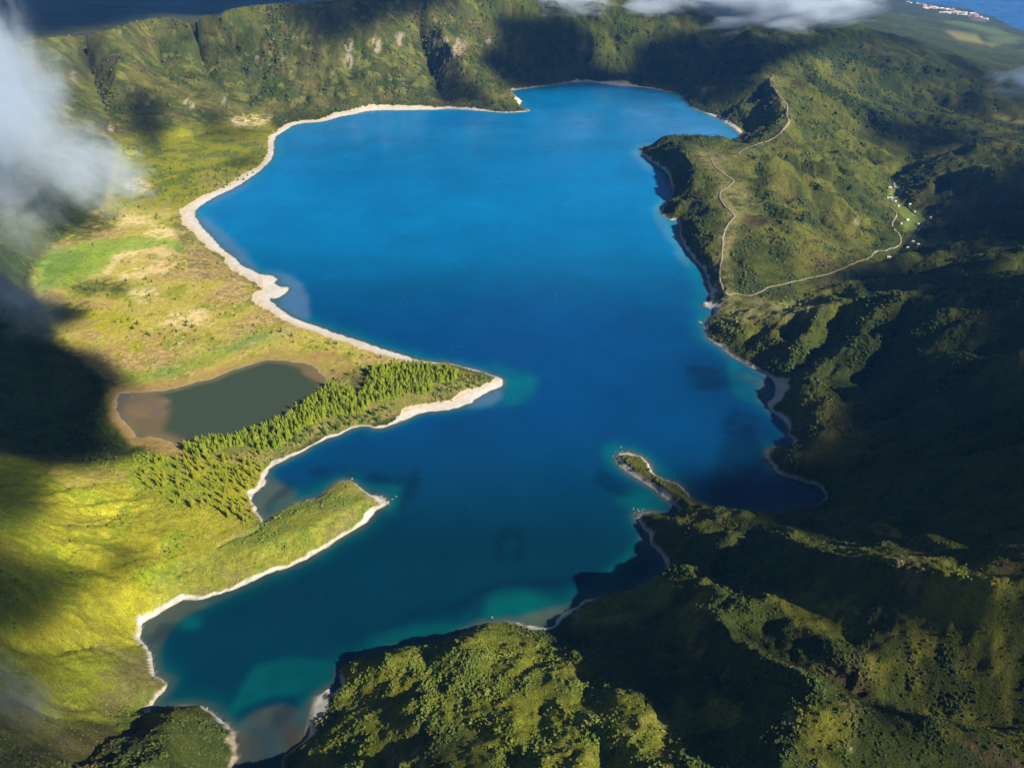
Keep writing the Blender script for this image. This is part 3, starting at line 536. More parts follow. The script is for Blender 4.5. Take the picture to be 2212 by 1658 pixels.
C = mixc(C, (.52, .50, .475), beach); C = mixc(C, (.40, .36, .31), beach*.6*sstep(-.05, .35, n_mid*.6+n_sm*.6))
C = mixc(C, (.54, .42, .26), beach*.75*sstep(.5, .66, edge/np.maximum(bw, 1)+.12*n_mid)*sstep(9, 14, bw))
C = mixc(C, (.30, .27, .25), beach*.55*sstep(.1, .45, np.abs(n_ti)+.3*n_sm)*sstep(13, 8, bw))
C = mixc(C, (.56, .53, .49), .8*Z([[(560,592),(585,594),(602,603),(600,618),(622,623),(620,630),(600,645),(582,642),(570,620)]], 1, .3)*(SD > 0))
C = mixc(C, (.28, .23, .17), np.where(near_shore, sstep(1.2, .1, SD), 0)*.6)
C = mixc(C, (.30, .27, .23), np.where(WN > 0, sstep(1, -2, SD), 0))
# stream mud at the southern inlet
C = mixc(C, (.16, .10, .06), np.where(WN > 0, 1, 0)*sstep(4, -1, SD)*Z([[(490,1560),(680,1560),(660,1600),(600,1720),(490,1720)]], 3))
# broken footpaths crossing the plain
def paint_line(pts, r, warp=.4):
    q = catmull(pts, 8, False); m = np.zeros((MH, MW), np.float32)
    for a in q:
        m[int((a[1]+MP)/MS), int((a[0]+MP)/MS)] = 1
    return np.clip(msample(blur(m, r)*(2*r+1)**1.2, PX+wx*.2, PY+wy*.2), 0, 1)
for pts, r, col, w in (([(540,615),(500,612),(480,622),(455,640),(440,650)],1,(.42,.33,.17),.7), ([(625,715),(600,725),(560,735)],1,(.40,.32,.18),.6), ([(620,705),(628,712),(618,722),(560,738),(540,745)],1,(.40,.33,.2),.5),
                       ([(556,1125),(530,1145),(500,1158),(440,1168),(380,1170),(350,1185),(340,1215),(335,1260),(325,1300)],1,(.30,.22,.08),.6),
                       ([(630,730),(700,740),(760,760),(790,790)],1,(.33,.27,.12),.5),
                       ([(390,340),(430,345),(470,343),(520,337)],1,(.34,.28,.12),.5)):
    C = mixc(C, col, paint_line(pts, r)*w)
# dark eroded cuts in the south-western slope
cut = np.zeros(len(XX), np.float32)
for pts in ([(318,1392),(290,1392),(255,1400),(215,1415),(170,1417),(120,1432),(60,1440),(0,1446)], [(300,1432),(240,1425),(200,1425),(160,1440),(90,1450)], [(345,1465),(290,1462),(240,1475),(170,1500)], [(160,1255),(200,1260),(260,1268)],[(160,1215),(200,1225),(235,1245)],[(560,1140),(540,1152),(500,1165),(470,1180)]):
    cut = np.maximum(cut, paint_line(pts, 1))
ZZ -= 3.2*np.clip(cut*1.2, 0, 1)*(SD > 3)
C = np.clip(C*(1+.20*n_ti[:, None]+.14*n_sm[:, None]), .008, .8)

G = MT('ground_cover'); ca = G.n('ShaderNodeAttribute', attribute_name='albedo')
rk = G.n('ShaderNodeAttribute', attribute_name='bare')
n1 = G.noise(.9, 4, .7); n2 = G.noise(.22, 4, .6); n3 = G.noise(3.2, 2, .6)
f = G.math('MULTIPLY', G.rng(n1, .3, .72, .55, 1.5), G.rng(n2, .3, .7, .78, 1.25)); f = G.math('MULTIPLY', f, G.rng(n3, .3, .7, .85, 1.15))
fb = G.n('ShaderNodeMix', data_type='FLOAT'); G.l(rk.outputs['Fac'], fb.inputs[0]); G.l(f, fb.inputs[2]); fb.inputs[3].default_value = 1.0
cc = G.mix(1.0, ca.outputs['Color'], fb.outputs[0], 'MULTIPLY')
comb = G.n('ShaderNodeCombineColor');
for k in range(3): G.l(fb.outputs[0], comb.inputs[k])
G.l(comb.outputs[0], cc.node.inputs[7])
b = G.n('ShaderNodeBsdfPrincipled', i_Roughness=.9); b.inputs['Specular IOR Level'].default_value = .12
G.l(cc, b.inputs['Base Color'])
bmp = G.n('ShaderNodeBump', i_Strength=.9, i_Distance=1.6); hh = G.math('ADD', G.math('MULTIPLY', G.noise(.45, 4, .65), 1.0), G.math('MULTIPLY', n1, .5))
hs = G.math('MULTIPLY', hh, G.math('SUBTRACT', 1.0, G.math('MULTIPLY', rk.outputs['Fac'], .93))); G.l(hs, bmp.inputs['Height']); G.l(bmp.outputs[0], b.inputs['Normal']); G.l(b.outputs[0], G.out.inputs[0])
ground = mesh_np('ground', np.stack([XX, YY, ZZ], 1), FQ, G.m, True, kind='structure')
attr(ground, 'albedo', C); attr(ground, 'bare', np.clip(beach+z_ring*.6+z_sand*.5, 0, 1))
ZG = ZZ.reshape(ny, nx)
def ground_z(x, y):
    fx = np.interp(x, xs, np.arange(nx)); fy = np.interp(y, ys, np.arange(ny)); return bil(ZG, fx, fy)

# ------------------------------------------------------------------ lake, pond, sea
wxs = np.arange(-1100, 900, 4.0); wys = np.concatenate([np.arange(180, 1000, 2.5), np.arange(1000, 2560, 4.0)])
WXX, WYY = np.meshgrid(wxs, wys); m = raster(LAKE_W, wxs[0], 0, 4.0, len(wxs), 2600//4)
wsd = bil(SDL, (WXX-NX0)/ND, (WYY-NY0)/ND); keep = (wsd < 14)
vid = -np.ones(keep.shape, int); vid[keep] = np.arange(keep.sum())
f4 = np.stack([vid[:-1, :-1], vid[:-1, 1:], vid[1:, 1:], vid[1:, :-1]], -1).reshape(-1, 4); f4 = f4[(f4 >= 0).all(1)]
lx, ly, lsd = WXX[keep], WYY[keep], -wsd[keep]
lpx, lpy, ldep = project(lx, ly, np.zeros_like(lx))
lw = 6*fbm(lx, ly, 30, 3, 201); lw2 = 5*fbm(lx, ly, 30, 3, 202)
def ZL(polys, r=3, warp=1.0): return msample(pmap(polys, max(1, round(r*.45))), lpx+lw*warp, lpy+lw2*.7*warp)
ln1 = fbm(lx, ly, 60, 4, 211); ln2 = fbm(lx, ly, 16, 3, 212)
turq = .7*sstep(34, 4, lsd+10*ln1)*sstep(700, 1100, ly)+.5*sstep(22, 3, lsd+6*ln1)*sstep(1100, 700, ly)
turq = np.maximum(turq, .8*ZL([[(1060,780),(1120,800),(1165,810),(1150,850),(1120,872),(1060,880),(990,893),(960,893),(1060,845),(1085,825)],[(880,770),(960,780),(1060,800),(1120,800),(1110,812),(1000,800),(880,785)],[(735,705),(820,735),(940,770),(940,785),(800,745),(720,722)]], 6))
turq = np.maximum(turq, .95*ZL([[(1560,760),(1620,800),(1675,830),(1665,870),(1640,880),(1600,860),(1570,830),(1575,790)],[(1510,660),(1535,655),(1535,690),(1525,740),(1510,720),(1500,690)],[(1420,430),(1450,440),(1470,500),(1500,560),(1525,640),(1500,620),(1470,540),(1440,480),(1410,450)]], 7))
turq = np.maximum(turq, .8*ZL([[(1050,1290),(1120,1275),(1200,1290),(1290,1250),(1350,1200),(1385,1150),(1410,1180),(1370,1230),(1310,1285),(1240,1310),(1180,1345),(1090,1345),(1030,1335)],[(740,1425),(800,1375),(900,1350),(1000,1345),(1050,1350),(900,1390),(790,1425)]], 8))
turq = np.maximum(turq, .95*ZL([[(740,1020),(800,1045),(870,1045),(872,1080),(850,1110),(790,1130),(700,1180),(600,1230),(480,1285),(400,1290),(450,1290),(640,1215),(760,1130),(830,1085),(800,1068)],[(560,1020),(600,1045),(660,1062),(720,1030),(760,1015),(800,1035),(760,1040),(690,1070),(600,1110),(560,1100)],[(1300,960),(1340,950),(1400,975),(1440,1010),(1490,1050),(1420,1020),(1370,978),(1330,985),(1330,1010),(1310,1000)],[(360,1340),(430,1320),(440,1340),(420,1360),(370,1360)],[(550,1440),(620,1420),(720,1425),(720,1470),(660,1500),(600,1500),(540,1520),(500,1550),(480,1545),(520,1490)],[(1360,1050),(1420,1060),(1440,1100),(1370,1110),(1320,1080)]], 7)*.8)
brown = .8*sstep(9, 1, lsd+3*ln2)*sstep(1100, 700, ly)+.75*sstep(12, 2, lsd+3*ln2)*sstep(700, 1100, ly)
brown = np.maximum(brown, .9*ZL([[(500,1570),(560,1530),(620,1520),(665,1540),(670,1580),(640,1640),(600,1740),(500,1740)],[(548,1070),(565,1030),(590,1030),(640,1060),(640,1080),(600,1110),(570,1140),(555,1110)],[(305,1340),(370,1305),(450,1293),(560,1250),(640,1212),(560,1258),(460,1300),(400,1330),(380,1345),(340,1400),(345,1440),(360,1480),(325,1470)],[(1100,1345),(1180,1350),(1250,1298),(1290,1280),(1230,1300),(1160,1320),(1120,1330)],[(1580,800),(1665,825),(1660,868),(1630,870),(1640,840)],[(1390,1110),(1400,1160),(1385,1170),(1380,1140)]], 5)*.85)
grey = .8*ZL([[(560,585),(600,590),(640,600),(665,640),(670,690),(640,690),(600,655),(620,630),(600,600)],[(425,470),(450,505),(500,560),(560,590),(540,560),(480,500),(450,470)],[(1000,860),(1060,840),(1080,835),(1085,855),(1060,875),(1010,880)],[(440,440),(500,405),(560,372),(520,410),(460,440)]], 5)
pale = .3*ZL([[(1360,330),(1380,312),(1460,305),(1520,312),(1400,318),(1385,330),(1400,350),(1440,372),(1430,385),(1390,360)],[(1410,450),(1430,430),(1440,470),(1470,520),(1495,570),(1480,580),(1440,510),(1415,475)]], 5)
weed_dark = .75*ZL([[(1070,1150),(1090,1135),(1130,1135),(1135,1170),(1128,1200),(1100,1215),(1110,1190),(1125,1170),(1100,1155),(1085,1185),(1095,1220),(1110,1225),(1080,1215),(1066,1190)],[(660,1015),(740,1010),(800,1020),(870,1030),(905,1005),(900,1060),(860,1110),(870,1050),(800,1040),(740,1022),(680,1030)],[(1290,1010),(1340,1040),(1380,1060),(1340,1080),(1280,1040)],[(1480,790),(1560,795),(1590,830),(1520,845),(1480,830)],[(1590,880),(1640,900),(1650,940),(1600,960),(1560,930)],[(1380,1170),(1400,1240),(1300,1250),(1200,1245),(1100,1250),(980,1300),(880,1320),(760,1400),(860,1345),(1000,1310),(1080,1265),(1200,1265),(1330,1240)],[(585,1540),(640,1500),(650,1560),(640,1620),(600,1640),(590,1600)],[(590,1070),(630,1040),(640,1060),(600,1080),(585,1110),(570,1105)]], 4, 1.6)*sstep(-.8, -.05, ln2+ln1)  # darker patches of water colour, weed beds among them
weed_dark = np.maximum(weed_dark, .7*ZL([[(340,1350),(400,1340),(390,1365),(340,1385),(308,1400)],[(1170,1380),(1180,1380),(1175,1390)],[(800,905),(830,900),(830,915),(805,915)],[(1560,950),(1640,940),(1660,1000),(1580,1080),(1530,1060)]], 4))
far_t = sstep(500, 1500, ly); mid = ZL([[(650,300),(1350,300),(1380,700),(1300,1250),(800,1250),(900,1000),(1200,820),(700,640)]], 40)
Cw = mixc(np.zeros((len(lx), 3), np.float32)+np.array([.000, .025, .050], np.float32), (.000, .155, .39), far_t)  # base water colour runs from near teal to far blue
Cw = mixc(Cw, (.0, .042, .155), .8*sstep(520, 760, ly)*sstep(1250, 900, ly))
Cw = mixc(Cw, (.0, .070, .30), .45*sstep(-.1, .5, fbm(lx, ly, 420, 2, 215))*far_t)
tq = (np.clip(turq, 0, 1)*(.8+.35*ln1+.25*ln2)).clip(0, 1)[:, None]*.85*np.ones((1, 3)); tcol = np.array([.0, .100, .092])*(1-far_t[:, None])+np.array([.0, .23, .36])*far_t[:, None]; Cw = Cw*(1-tq)+tcol*tq; Cw = mixc(Cw, (.08, .16, .30), grey*.75); Cw = mixc(Cw, (.16, .30, .42), pale*.6)
Cw = mixc(Cw, (.075, .078, .050), (np.clip(brown, 0, 1)*(.8+.5*ln2+.3*ln1)).clip(0, 1)*.85); Cw = mixc(Cw, (.0, .014, .034)*1 if False else (.0, .010, .026), np.clip(weed_dark*1.1*(.8+.5*ln2), 0, 1)*.72)
Cw = mixc(Cw, (.055, .033, .020), (.5+.5*ln2)*ZL([[(500,1590),(560,1590),(600,1650),(600,1740),(500,1740)],[(620,1560),(660,1560),(650,1600),(610,1640)]], 6))
Cw = mixc(Cw, (.26, .22, .17), .6*sstep(.6, -.5, lsd))
Cw = np.clip(Cw*(1+.16*ln1[:, None]+.07*ln2[:, None]+.10*fbm(lx*.35+ly*.15, ly, 70, 3, 230)[:, None]*far_t[:, None]), 0, 1)
def water_mat(name, attr_name=None, col=None, rough=.13, scale=.35, bstr=.12):
    M = MT(name); b = M.n('ShaderNodeBsdfPrincipled', i_Roughness=rough); b.inputs['IOR'].default_value = 1.33
    if attr_name:
        a = M.n('ShaderNodeAttribute', attribute_name=attr_name); n = M.noise(.012, 4, .6)
        c = M.mix(M.rng(n, .3, .7, 0, 1), a.outputs['Color'], a.outputs['Color']); M.l(a.outputs['Color'], b.inputs['Base Color'])
    else: b.inputs['Base Color'].default_value = (*col, 1)
    M.l(M.rng(M.noise(.008, 5, .65), .35, .65, .08, .30), b.inputs['Roughness']); bp = M.n('ShaderNodeBump', i_Strength=bstr*1.8, i_Distance=.4)
    M.l(M.noise(scale, 3, .6), bp.inputs['Height']); M.l(bp.outputs[0], b.inputs['Normal']); M.l(b.outputs[0], M.out.inputs[0]); return M.m
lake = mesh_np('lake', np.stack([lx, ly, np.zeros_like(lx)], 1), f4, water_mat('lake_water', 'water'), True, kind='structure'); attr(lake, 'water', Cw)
pxs = np.arange(POND_W[:, 0].min()-15, POND_W[:, 0].max()+15, 2.5); pys = np.arange(POND_W[:, 1].min()-15, POND_W[:, 1].max()+15, 2.5)
PXX, PYY = np.meshgrid(pxs, pys); psd = bil(SDP, (PXX-NX0)/ND, (PYY-NY0)/ND); keep = psd < 8
vid = -np.ones(keep.shape, int); vid[keep] = np.arange(keep.sum())
f4 = np.stack([vid[:-1, :-1], vid[:-1, 1:], vid[1:, 1:], vid[1:, :-1]], -1).reshape(-1, 4); f4 = f4[(f4 >= 0).all(1)]
lx, ly, lsd = PXX[keep], PYY[keep], -psd[keep]; lpx, lpy, _ = project(lx, ly, POND_Z+0*lx)
lw = 3*fbm(lx, ly, 18, 3, 221); lw2 = 3*fbm(lx, ly, 18, 3, 222)
Cp = np.zeros((len(lx), 3), np.float32)+np.array([.042, .060, .034], np.float32)
Cp = mixc(Cp, (.15, .105, .05), .8*ZL([[(255,880),(300,870),(370,880),(350,930),(400,950),(380,965),(320,950),(280,920)],[(600,775),(680,785),(705,820),(690,830),(660,800)]], 7, .5)); Cp = mixc(Cp, (.14, .13, .06), .7*sstep(12, 2, lsd))
Cp = mixc(Cp, (.165, .115, .060), (.75+.35*fbm(lx, ly, 14, 3, 241))*ZL([[(283,853),(330,846),(362,857),(374,867),(350,877),(357,893),(340,905),(335,907),(320,902),(290,902),(262,890),(268,868)],[(651,797),(670,793),(690,800),(698,815),(695,822),(670,815),(653,805)]], 2, 1.6))
Cp = mixc(Cp, (.12, .09, .075), .7*ZL([[(335,877),(352,880),(350,892),(330,905),(320,898)],[(258,848),(275,860),(270,880),(256,900),(253,870)]], 2, 1))
pond = mesh_np('pond', np.stack([lx, ly, POND_Z+0*lx], 1), f4, water_mat('pond_water', 'water'), True, kind='structure'); attr(pond, 'water', Cp)
sea = mesh_np('sea', [(-6700, -2900, SEA_Z), (11500, -2900, SEA_Z), (11500, 14100, SEA_Z), (-6700, 14100, SEA_Z)], [(0, 1, 2, 3)], water_mat('sea_water', None, (.0, .085, .25), .2, .02, .3), True, kind='structure')
def hit(px, py):
    """first ground point seen along a line of sight of the survey photograph"""
    u = (px-CX)/FPX; v = -(py-CY)/FPX; d = np.array([u, cp+v*sp, -sp+v*cp])
    t = np.arange(200, 9500, 2.0); P = d[None]*t[:, None]; P[:, 2] += CAM_H
    g = ground_z(P[:, 0], P[:, 1]); k = np.argmax(P[:, 2] < g)
    return np.array([P[k, 0], P[k, 1], g[k]])

# ------------------------------------------------------------------ footpath, track and stream draped over the ground
def ribbon(name, pts, width, mat, lift, seed=0, flat=None, **props):
    w = np.array([hit(*p)[:2] for p in pts]); c = catmull(w, 10, False)
    seg = np.hypot(*np.diff(c, axis=0).T); s = np.concatenate([[0], np.cumsum(seg)]); S = np.arange(0, s[-1], 1.8)
    c = np.stack([np.interp(S, s, c[:, 0]), np.interp(S, s, c[:, 1])], 1)
    c[:, 0] += 1.2*fbm(S, S*0+seed, 16, 3, 5); c[:, 1] += 1.2*fbm(S, S*0+seed+50, 16, 3, 6)
    t = np.gradient(c, axis=0); t /= np.linalg.norm(t, axis=1)[:, None]; nrm = np.stack([-t[:, 1], t[:, 0]], 1)
    wd = width*(1+.35*fbm(S, S*0+seed, 14, 3, 9)); V = []
    for k in (-1, -.5, 0, .5, 1):
        q = c+nrm*(wd*k)[:, None]/2; zc = ground_z(q[:, 0], q[:, 1]); V.append(np.stack([q[:, 0], q[:, 1], zc+lift-(.6 if abs(k) == 1 else 0)], 1))
    WAYS.append(c)
    V = np.stack(V, 1).reshape(-1, 3); n = len(c)
    V[:, 2] = np.maximum(V[:, 2], blur(V[:, 2].reshape(n, 5), 1).ravel())
    a = (np.arange(n-1)[:, None]*5+np.arange(4)[None]).ravel()
    return mesh_np(name, V, np.stack([a, a+1, a+6, a+5], 1), mat, True, **props)
WAYS = []
M_path = plain('pale_gravel', (.29, .25, .17), .95, .35, .5, .1)
M_asph = plain('worn_track', (.26, .23, .19), .95, .3, .5, .1)
M_stream = water_mat('stream_water', None, (.012, .022, .03), .15, .8, .3)
ribbon('footpath', [(1655,158),(1670,164),(1663,177),(1672,193),(1686,211),(1697,222),(1701,233),(1699,250),(1704,264),(1692,280),(1682,292),(1662,303),(1640,311),(1612,322),(1594,334)], 3.2, M_path, 1.0, 1, kind='structure')
ribbon('footpath', [(1535,343),(1545,360),(1566,378),(1585,391),(1575,403),(1557,416),(1556,430),(1570,449),(1586,466),(1577,480),(1567,497),(1562,520),(1560,552),(1555,580),(1554,603),(1560,622),(1567,637)], 2.9, M_path, 1.0, 2, kind='structure')
ribbon('footpath', [(1562,632),(1572,637),(1590,635),(1620,640),(1645,630),(1662,621),(1706,611),(1757,600),(1790,593),(1833,574),(1878,557),(1888,547),(1902,542),(1917,540),(1932,537),(1943,529),(1946,517),(1942,505),(1933,498),(1927,486),(1930,477),(1937,467),(1936,461)], 2.5, M_path, 1.0, 3, kind='structure')
ribbon('footpath', [(1937,460),(1930,453),(1923,448)], 2.6, M_path, 1.0, 4, kind='structure')
ribbon('road', [(1931,389),(1932,402),(1942,410),(1947,417),(1942,424),(1930,428),(1928,434),(1938,440),(1950,443)], 4.0, M_asph, .5, 5, kind='structure')
ribbon('stream', [(1975,370),(1955,378),(1930,386),(1929,396),(1929,405),(1941,413),(1938,420),(1920,424),(1921,432),(1930,438),(1945,441),(1957,445),(1967,453),(1976,462),(1998,471),(2004,479),(1999,487),(1987,492),(1984,500),(1975,512),(1958,540)], 3.6, M_stream, .35, 6, kind='structure')

# ------------------------------------------------------------------ conifers
def conifer(seed, hgt=1.0, rad=.24, tiers=9, seg=9):
    r = np.random.RandomState(seed); V = []; F = []
    for k in range(tiers):
        f = k/(tiers-1.0); z0 = .10+.80*f; R = rad*(1-f)**.75*(1+.2*r.randn())+.02; zt = z0+.16*(1-.4*f)
        b = len(V); ph = r.rand()*6.28; ox, oy = r.randn(2)*.012
        V.append((ox, oy, min(zt, 1.0)))
        for q in range(seg*2):
            a = ph+math.pi*q/seg; rr = R*(1.0+.28*r.randn()*.6) if q % 2 == 0 else R*.55
            V.append((ox+rr*math.cos(a), oy+rr*math.sin(a), z0-.035*(q % 2 == 0)+.012*r.randn()))
        for q in range(seg*2): F.append((b, b+1+q, b+1+(q+1) % (seg*2)))
    return np.array(V, np.float32), np.array(F, np.int32)
def trunk_v(h=.2, r0=.022, seg=6):
    V = []; F = []
    for k, (zz, rr) in enumerate(((-.06, r0*1.3), (.05, r0), (.5, r0*.6), (.9, r0*.2))):
        V += [(rr*math.cos(6.283*q/seg), rr*math.sin(6.283*q/seg), zz) for q in range(seg)]
    for k in range(3):
        for q in range(seg): F.append((k*seg+q, k*seg+(q+1) % seg, (k+1)*seg+(q+1) % seg, (k+1)*seg+q))
    return np.array(V, np.float32), np.array(F, np.int32)
def leaf_mat(name, a, b_, scale=.25):
    M = MT(name); oi = M.n('ShaderNodeObjectInfo'); f = M.noise(scale, 3); g = M.n('ShaderNodeNewGeometry')
    isl = g.outputs['Random Per Island']; c = M.mix(M.math('ADD', M.math('MULTIPLY', oi.outputs['Random'], .6), M.math('MULTIPLY', isl, .4)), (*a, 1), (*b_, 1))
    c = M.mix(M.rng(f, .35, .65), c, tuple(x*.7 for x in b_)+(1,)) if False else c
    p = M.n('ShaderNodeBsdfPrincipled', i_Roughness=.85); p.inputs['Specular IOR Level'].default_value = .15
    tr = M.n('ShaderNodeBsdfTranslucent'); M.l(c, tr.inputs[0]); M.l(c, p.inputs['Base Color'])
    ms = M.n('ShaderNodeMixShader'); ms.inputs[0].default_value = .22; M.l(p.outputs[0], ms.inputs[1]); M.l(tr.outputs[0], ms.inputs[2]); M.l(ms.outputs[0], M.out.inputs[0]); return M.m
M_spit = leaf_mat('spit_needles', (.13, .205, .014), (.32, .35, .020)); M_fern = leaf_mat('slope_needles', (.17, .22, .010), (.33, .32, .012)); M_dark = leaf_mat('plain_needles', (.05, .11, .022), (.11, .15, .02))
M_bark = plain('bark', (.10, .07, .045), .95)
TV, TF = trunk_v(); VAR = [conifer(s) for s in range(6)]; VARn = [conifer(20+s, rad=.17, tiers=10) for s in range(4)]
def scatter(polys, spacing, jitter=.45, extra=None):
    """plan positions whose place on the survey map lies inside the outlines"""
    out = []
    for pg in polys:
        cw = np.array([hit(*p)[:2] for p in pg]); x0, y0 = cw.min(0)-20; x1, y1 = cw.max(0)+20
        gx, gy = np.meshgrid(np.arange(x0, x1, spacing), np.arange(y0, y1, spacing)); gx = gx.ravel(); gy = gy.ravel()
        gx = gx+rng.uniform(-jitter, jitter, gx.size)*spacing; gy = gy+rng.uniform(-jitter, jitter, gy.size)*spacing
        gz = ground_z(gx, gy); px, py, dp = project(gx, gy, gz)
        m = raster(pg, -MP, -MP, MS, MW, MH); ok = m[np.clip(((py+MP)/MS).astype(int), 0, MH-1), np.clip(((px+MP)/MS).astype(int), 0, MW-1)]
        sd = bil(SDL, (gx-NX0)/ND, (gy-NY0)/ND); s2 = bil(SDP, (gx-NX0)/ND, (gy-NY0)/ND)
        bwm = 3.0; ok &= (sd > bwm) & (s2 > 2); out.append(np.stack([gx, gy, gz, px, py, dp], 1)[ok])
    return np.vstack(out)
F1 = scatter([[(385,965),(450,945),(520,938),(600,905),(650,880),(690,850),(715,830),(760,845),(795,820),(790,800),(840,790),(930,789),(990,802),(985,822),(930,826),(930,845),(880,850),(800,872),(790,890),(700,905),(650,925),(610,965),(560,975),(540,960),(500,968),(430,985)]], 3.8)
c_cl = raster([(758,812),(795,806),(790,838),(768,862),(755,838)], -MP, -MP, MS, MW, MH)
F1 = F1[~c_cl[((F1[:, 4]+MP)/MS).astype(int), ((F1[:, 3]+MP)/MS).astype(int)]]
F1b = scatter([[(985,805),(1050,815),(1062,828),(1000,845),(930,850),(985,822)],[(610,965),(650,925),(790,890),(860,870),(850,885),(830,905),(760,920),(690,940),(640,965)]], 6.5)
F2 = scatter([[(330,985),(440,985),(560,975),(585,985),(575,1010),(560,1030),(545,1060),(538,1095),(555,1120),(520,1135),(460,1100),(380,1090),(300,1040)]], 6.5)
F2 = F2[rng.rand(len(F2)) < .35+.65*sstep(-.25, .15, fbm(F2[:, 0], F2[:, 1], 30, 2, 5))]
F3 = scatter([[(320,360),(560,350),(540,385),(430,430),(330,420)],[(150,610),(340,600),(340,640),(150,640)],[(280,700),(430,690),(420,740),(260,730)],[(230,460),(370,465),(370,478),(230,474)],[(570,715),(640,715),(860,780),(760,775),(640,745)],[(790,790),(700,800),(730,825),(790,815)]], 16)
F3 = F3[rng.rand(len(F3)) < .7]
trees = []
for arr, kind in ((F1, 0), (F1b, 1), (F2, 2), (F3, 3)):
    for a in arr:
        h = {0: 11.0*rng.uniform(.5, 1.35), 1: 6.5*rng.uniform(.5, 1.4), 2: 9.5*rng.uniform(.4, 1.4), 3: 6.5*rng.uniform(.5, 1.4)}[kind]
        trees.append((h/a[5], kind, a[:3], h))
trees.sort(key=lambda t: -t[0]); print('trees', len(trees), len(F1), len(F1b), len(F2), len(F3))
LBL = {0: ('tall green conifer packed in the dense wood on the spit beside the pond', 'conifers of the dense wood on the spit'),
       1: ('dark green conifer standing apart in low scrub between the spit wood and the white beach', 'conifers standing in the scrub beside the beach'),
       2: ('yellow green conifer on the bright grassy slope west of the narrow bay', 'conifers on the bright slope by the bay'),
       3: ('small dark conifer standing alone on the brown marshy plain', 'small conifers scattered over the plain')}
crown_me = {}
for kind, (vs, mt) in {0: (VAR, M_spit), 1: (VARn, M_dark), 2: (VARn, M_fern), 3: (VAR, M_dark)}.items():
    for k, (V, F) in enumerate(vs):
        o = mesh_np('crown', V, F, mt, False); me = o.data; bpy.data.objects.remove(o); crown_me.setdefault(kind, []).append(me)
o = mesh_np('trunk', TV, TF, M_bark, True); trunk_me = o.data; bpy.data.objects.remove(o)
for n, (q, kind, p, h) in enumerate(trees[:300]):
    t = link(bpy.data.objects.new('conifer', None), label=LBL[kind][0], category='tree', group=LBL[kind][1]); t.empty_display_size = 2
    t.location = p; t.rotation_euler = (0, 0, rng.uniform(0, 6.28)); w = h*rng.uniform(.85, 1.15); t.scale = (w, w, h)
    for nm, me in (('crown', crown_me[kind][n % len(crown_me[kind])]), ('trunk', trunk_me)):
        c = bpy.data.objects.new(nm, me); COL.objects.link(c); c.parent = t
def join_mass(name, items, vs_of, mat, **props):
    Vs = []; Fs = []; b = 0
    for n, (p, sx, sz, kind) in enumerate(items):
        V, F = vs_of[n % len(vs_of)]; a = rng.uniform(0, 6.28); ca_, sa_ = math.cos(a)*sx, math.sin(a)*sx
        Vs.append(np.stack([V[:, 0]*ca_-V[:, 1]*sa_+p[0], V[:, 0]*sa_+V[:, 1]*ca_+p[1], V[:, 2]*sz+p[2]], 1)); Fs.append(F+b); b += len(V)
    return mesh_np(name, np.vstack(Vs), np.vstack(Fs), mat, False, **props)
rest = trees[300:]
for kinds, nm, mt, vs in (((0,), 'spit_woodland', M_spit, VAR), ((2,), 'slope_woodland', M_fern, VARn), ((1, 3), 'plain_woodland', M_dark, VAR)):
    it = [(p, h, h, k) for q, k, p, h in rest if k in kinds]
    if it: join_mass(nm, it, vs, mt, kind='stuff', label=LBL[kinds[0]][0].replace('conifer', 'conifers'), group=LBL[kinds[0]][1])
FR = scatter([[(1722,128),(1735,132),(1790,180),(1830,205),(1895,238),(1890,248),(1820,222),(1780,205),(1750,175)],[(1800,105),(1830,112),(1900,135),(1960,152),(1955,165),(1880,148),(1800,118)],[(1840,245),(1855,232),(1858,250),(1845,262)]], 8)
join_mass('ridge_treeline', [(a[:3], 12*rng.uniform(.7, 1.4), 12*rng.uniform(.5, 1.4), 0) for a in FR], VARn, M_dark, kind='stuff', label='rows of dark conifers along the far eastern ridges')

# ------------------------------------------------------------------ shrubs and low trees that cover the slopes
def blob(seed):
    r = np.random.RandomState(seed); t = (1+5**.5)/2
    bm_v = [(-1,t,0),(1,t,0),(-1,-t,0),(1,-t,0),(0,-1,t),(0,1,t),(0,-1,-t),(0,1,-t),(t,0,-1),(t,0,1),(-t,0,-1),(-t,0,1)]
    F = [(0,11,5),(0,5,1),(0,1,7),(0,7,10),(0,10,11),(1,5,9),(5,11,4),(11,10,2),(10,7,6),(7,1,8),(3,9,4),(3,4,2),(3,2,6),(3,6,8),(3,8,9),(4,9,5),(2,4,11),(6,2,10),(8,6,7),(9,8,1)]
    V = [np.array(v)/math.hypot(1, t) for v in bm_v]; cache = {}; F2 = []
    def md(a, b):
        k = (min(a, b), max(a, b))
        if k not in cache: v = V[a]+V[b]; V.append(v/np.linalg.norm(v)); cache[k] = len(V)-1
        return cache[k]
    for a, b, c in F:
        x, y, z_ = md(a, b), md(b, c), md(c, a); F2 += [(a, x, z_), (b, y, x), (c, z_, y), (x, y, z_)]
    V = np.array(V); V *= (1+.30*r.randn(len(V), 1).clip(-1.2, 1.2)); F2 = np.array(F2)
    keep = V[F2][:, :, 2].max(1) > -.35; return V.astype(np.float32), F2[keep].astype(np.int32)
BL = [blob(s) for s in range(10)]
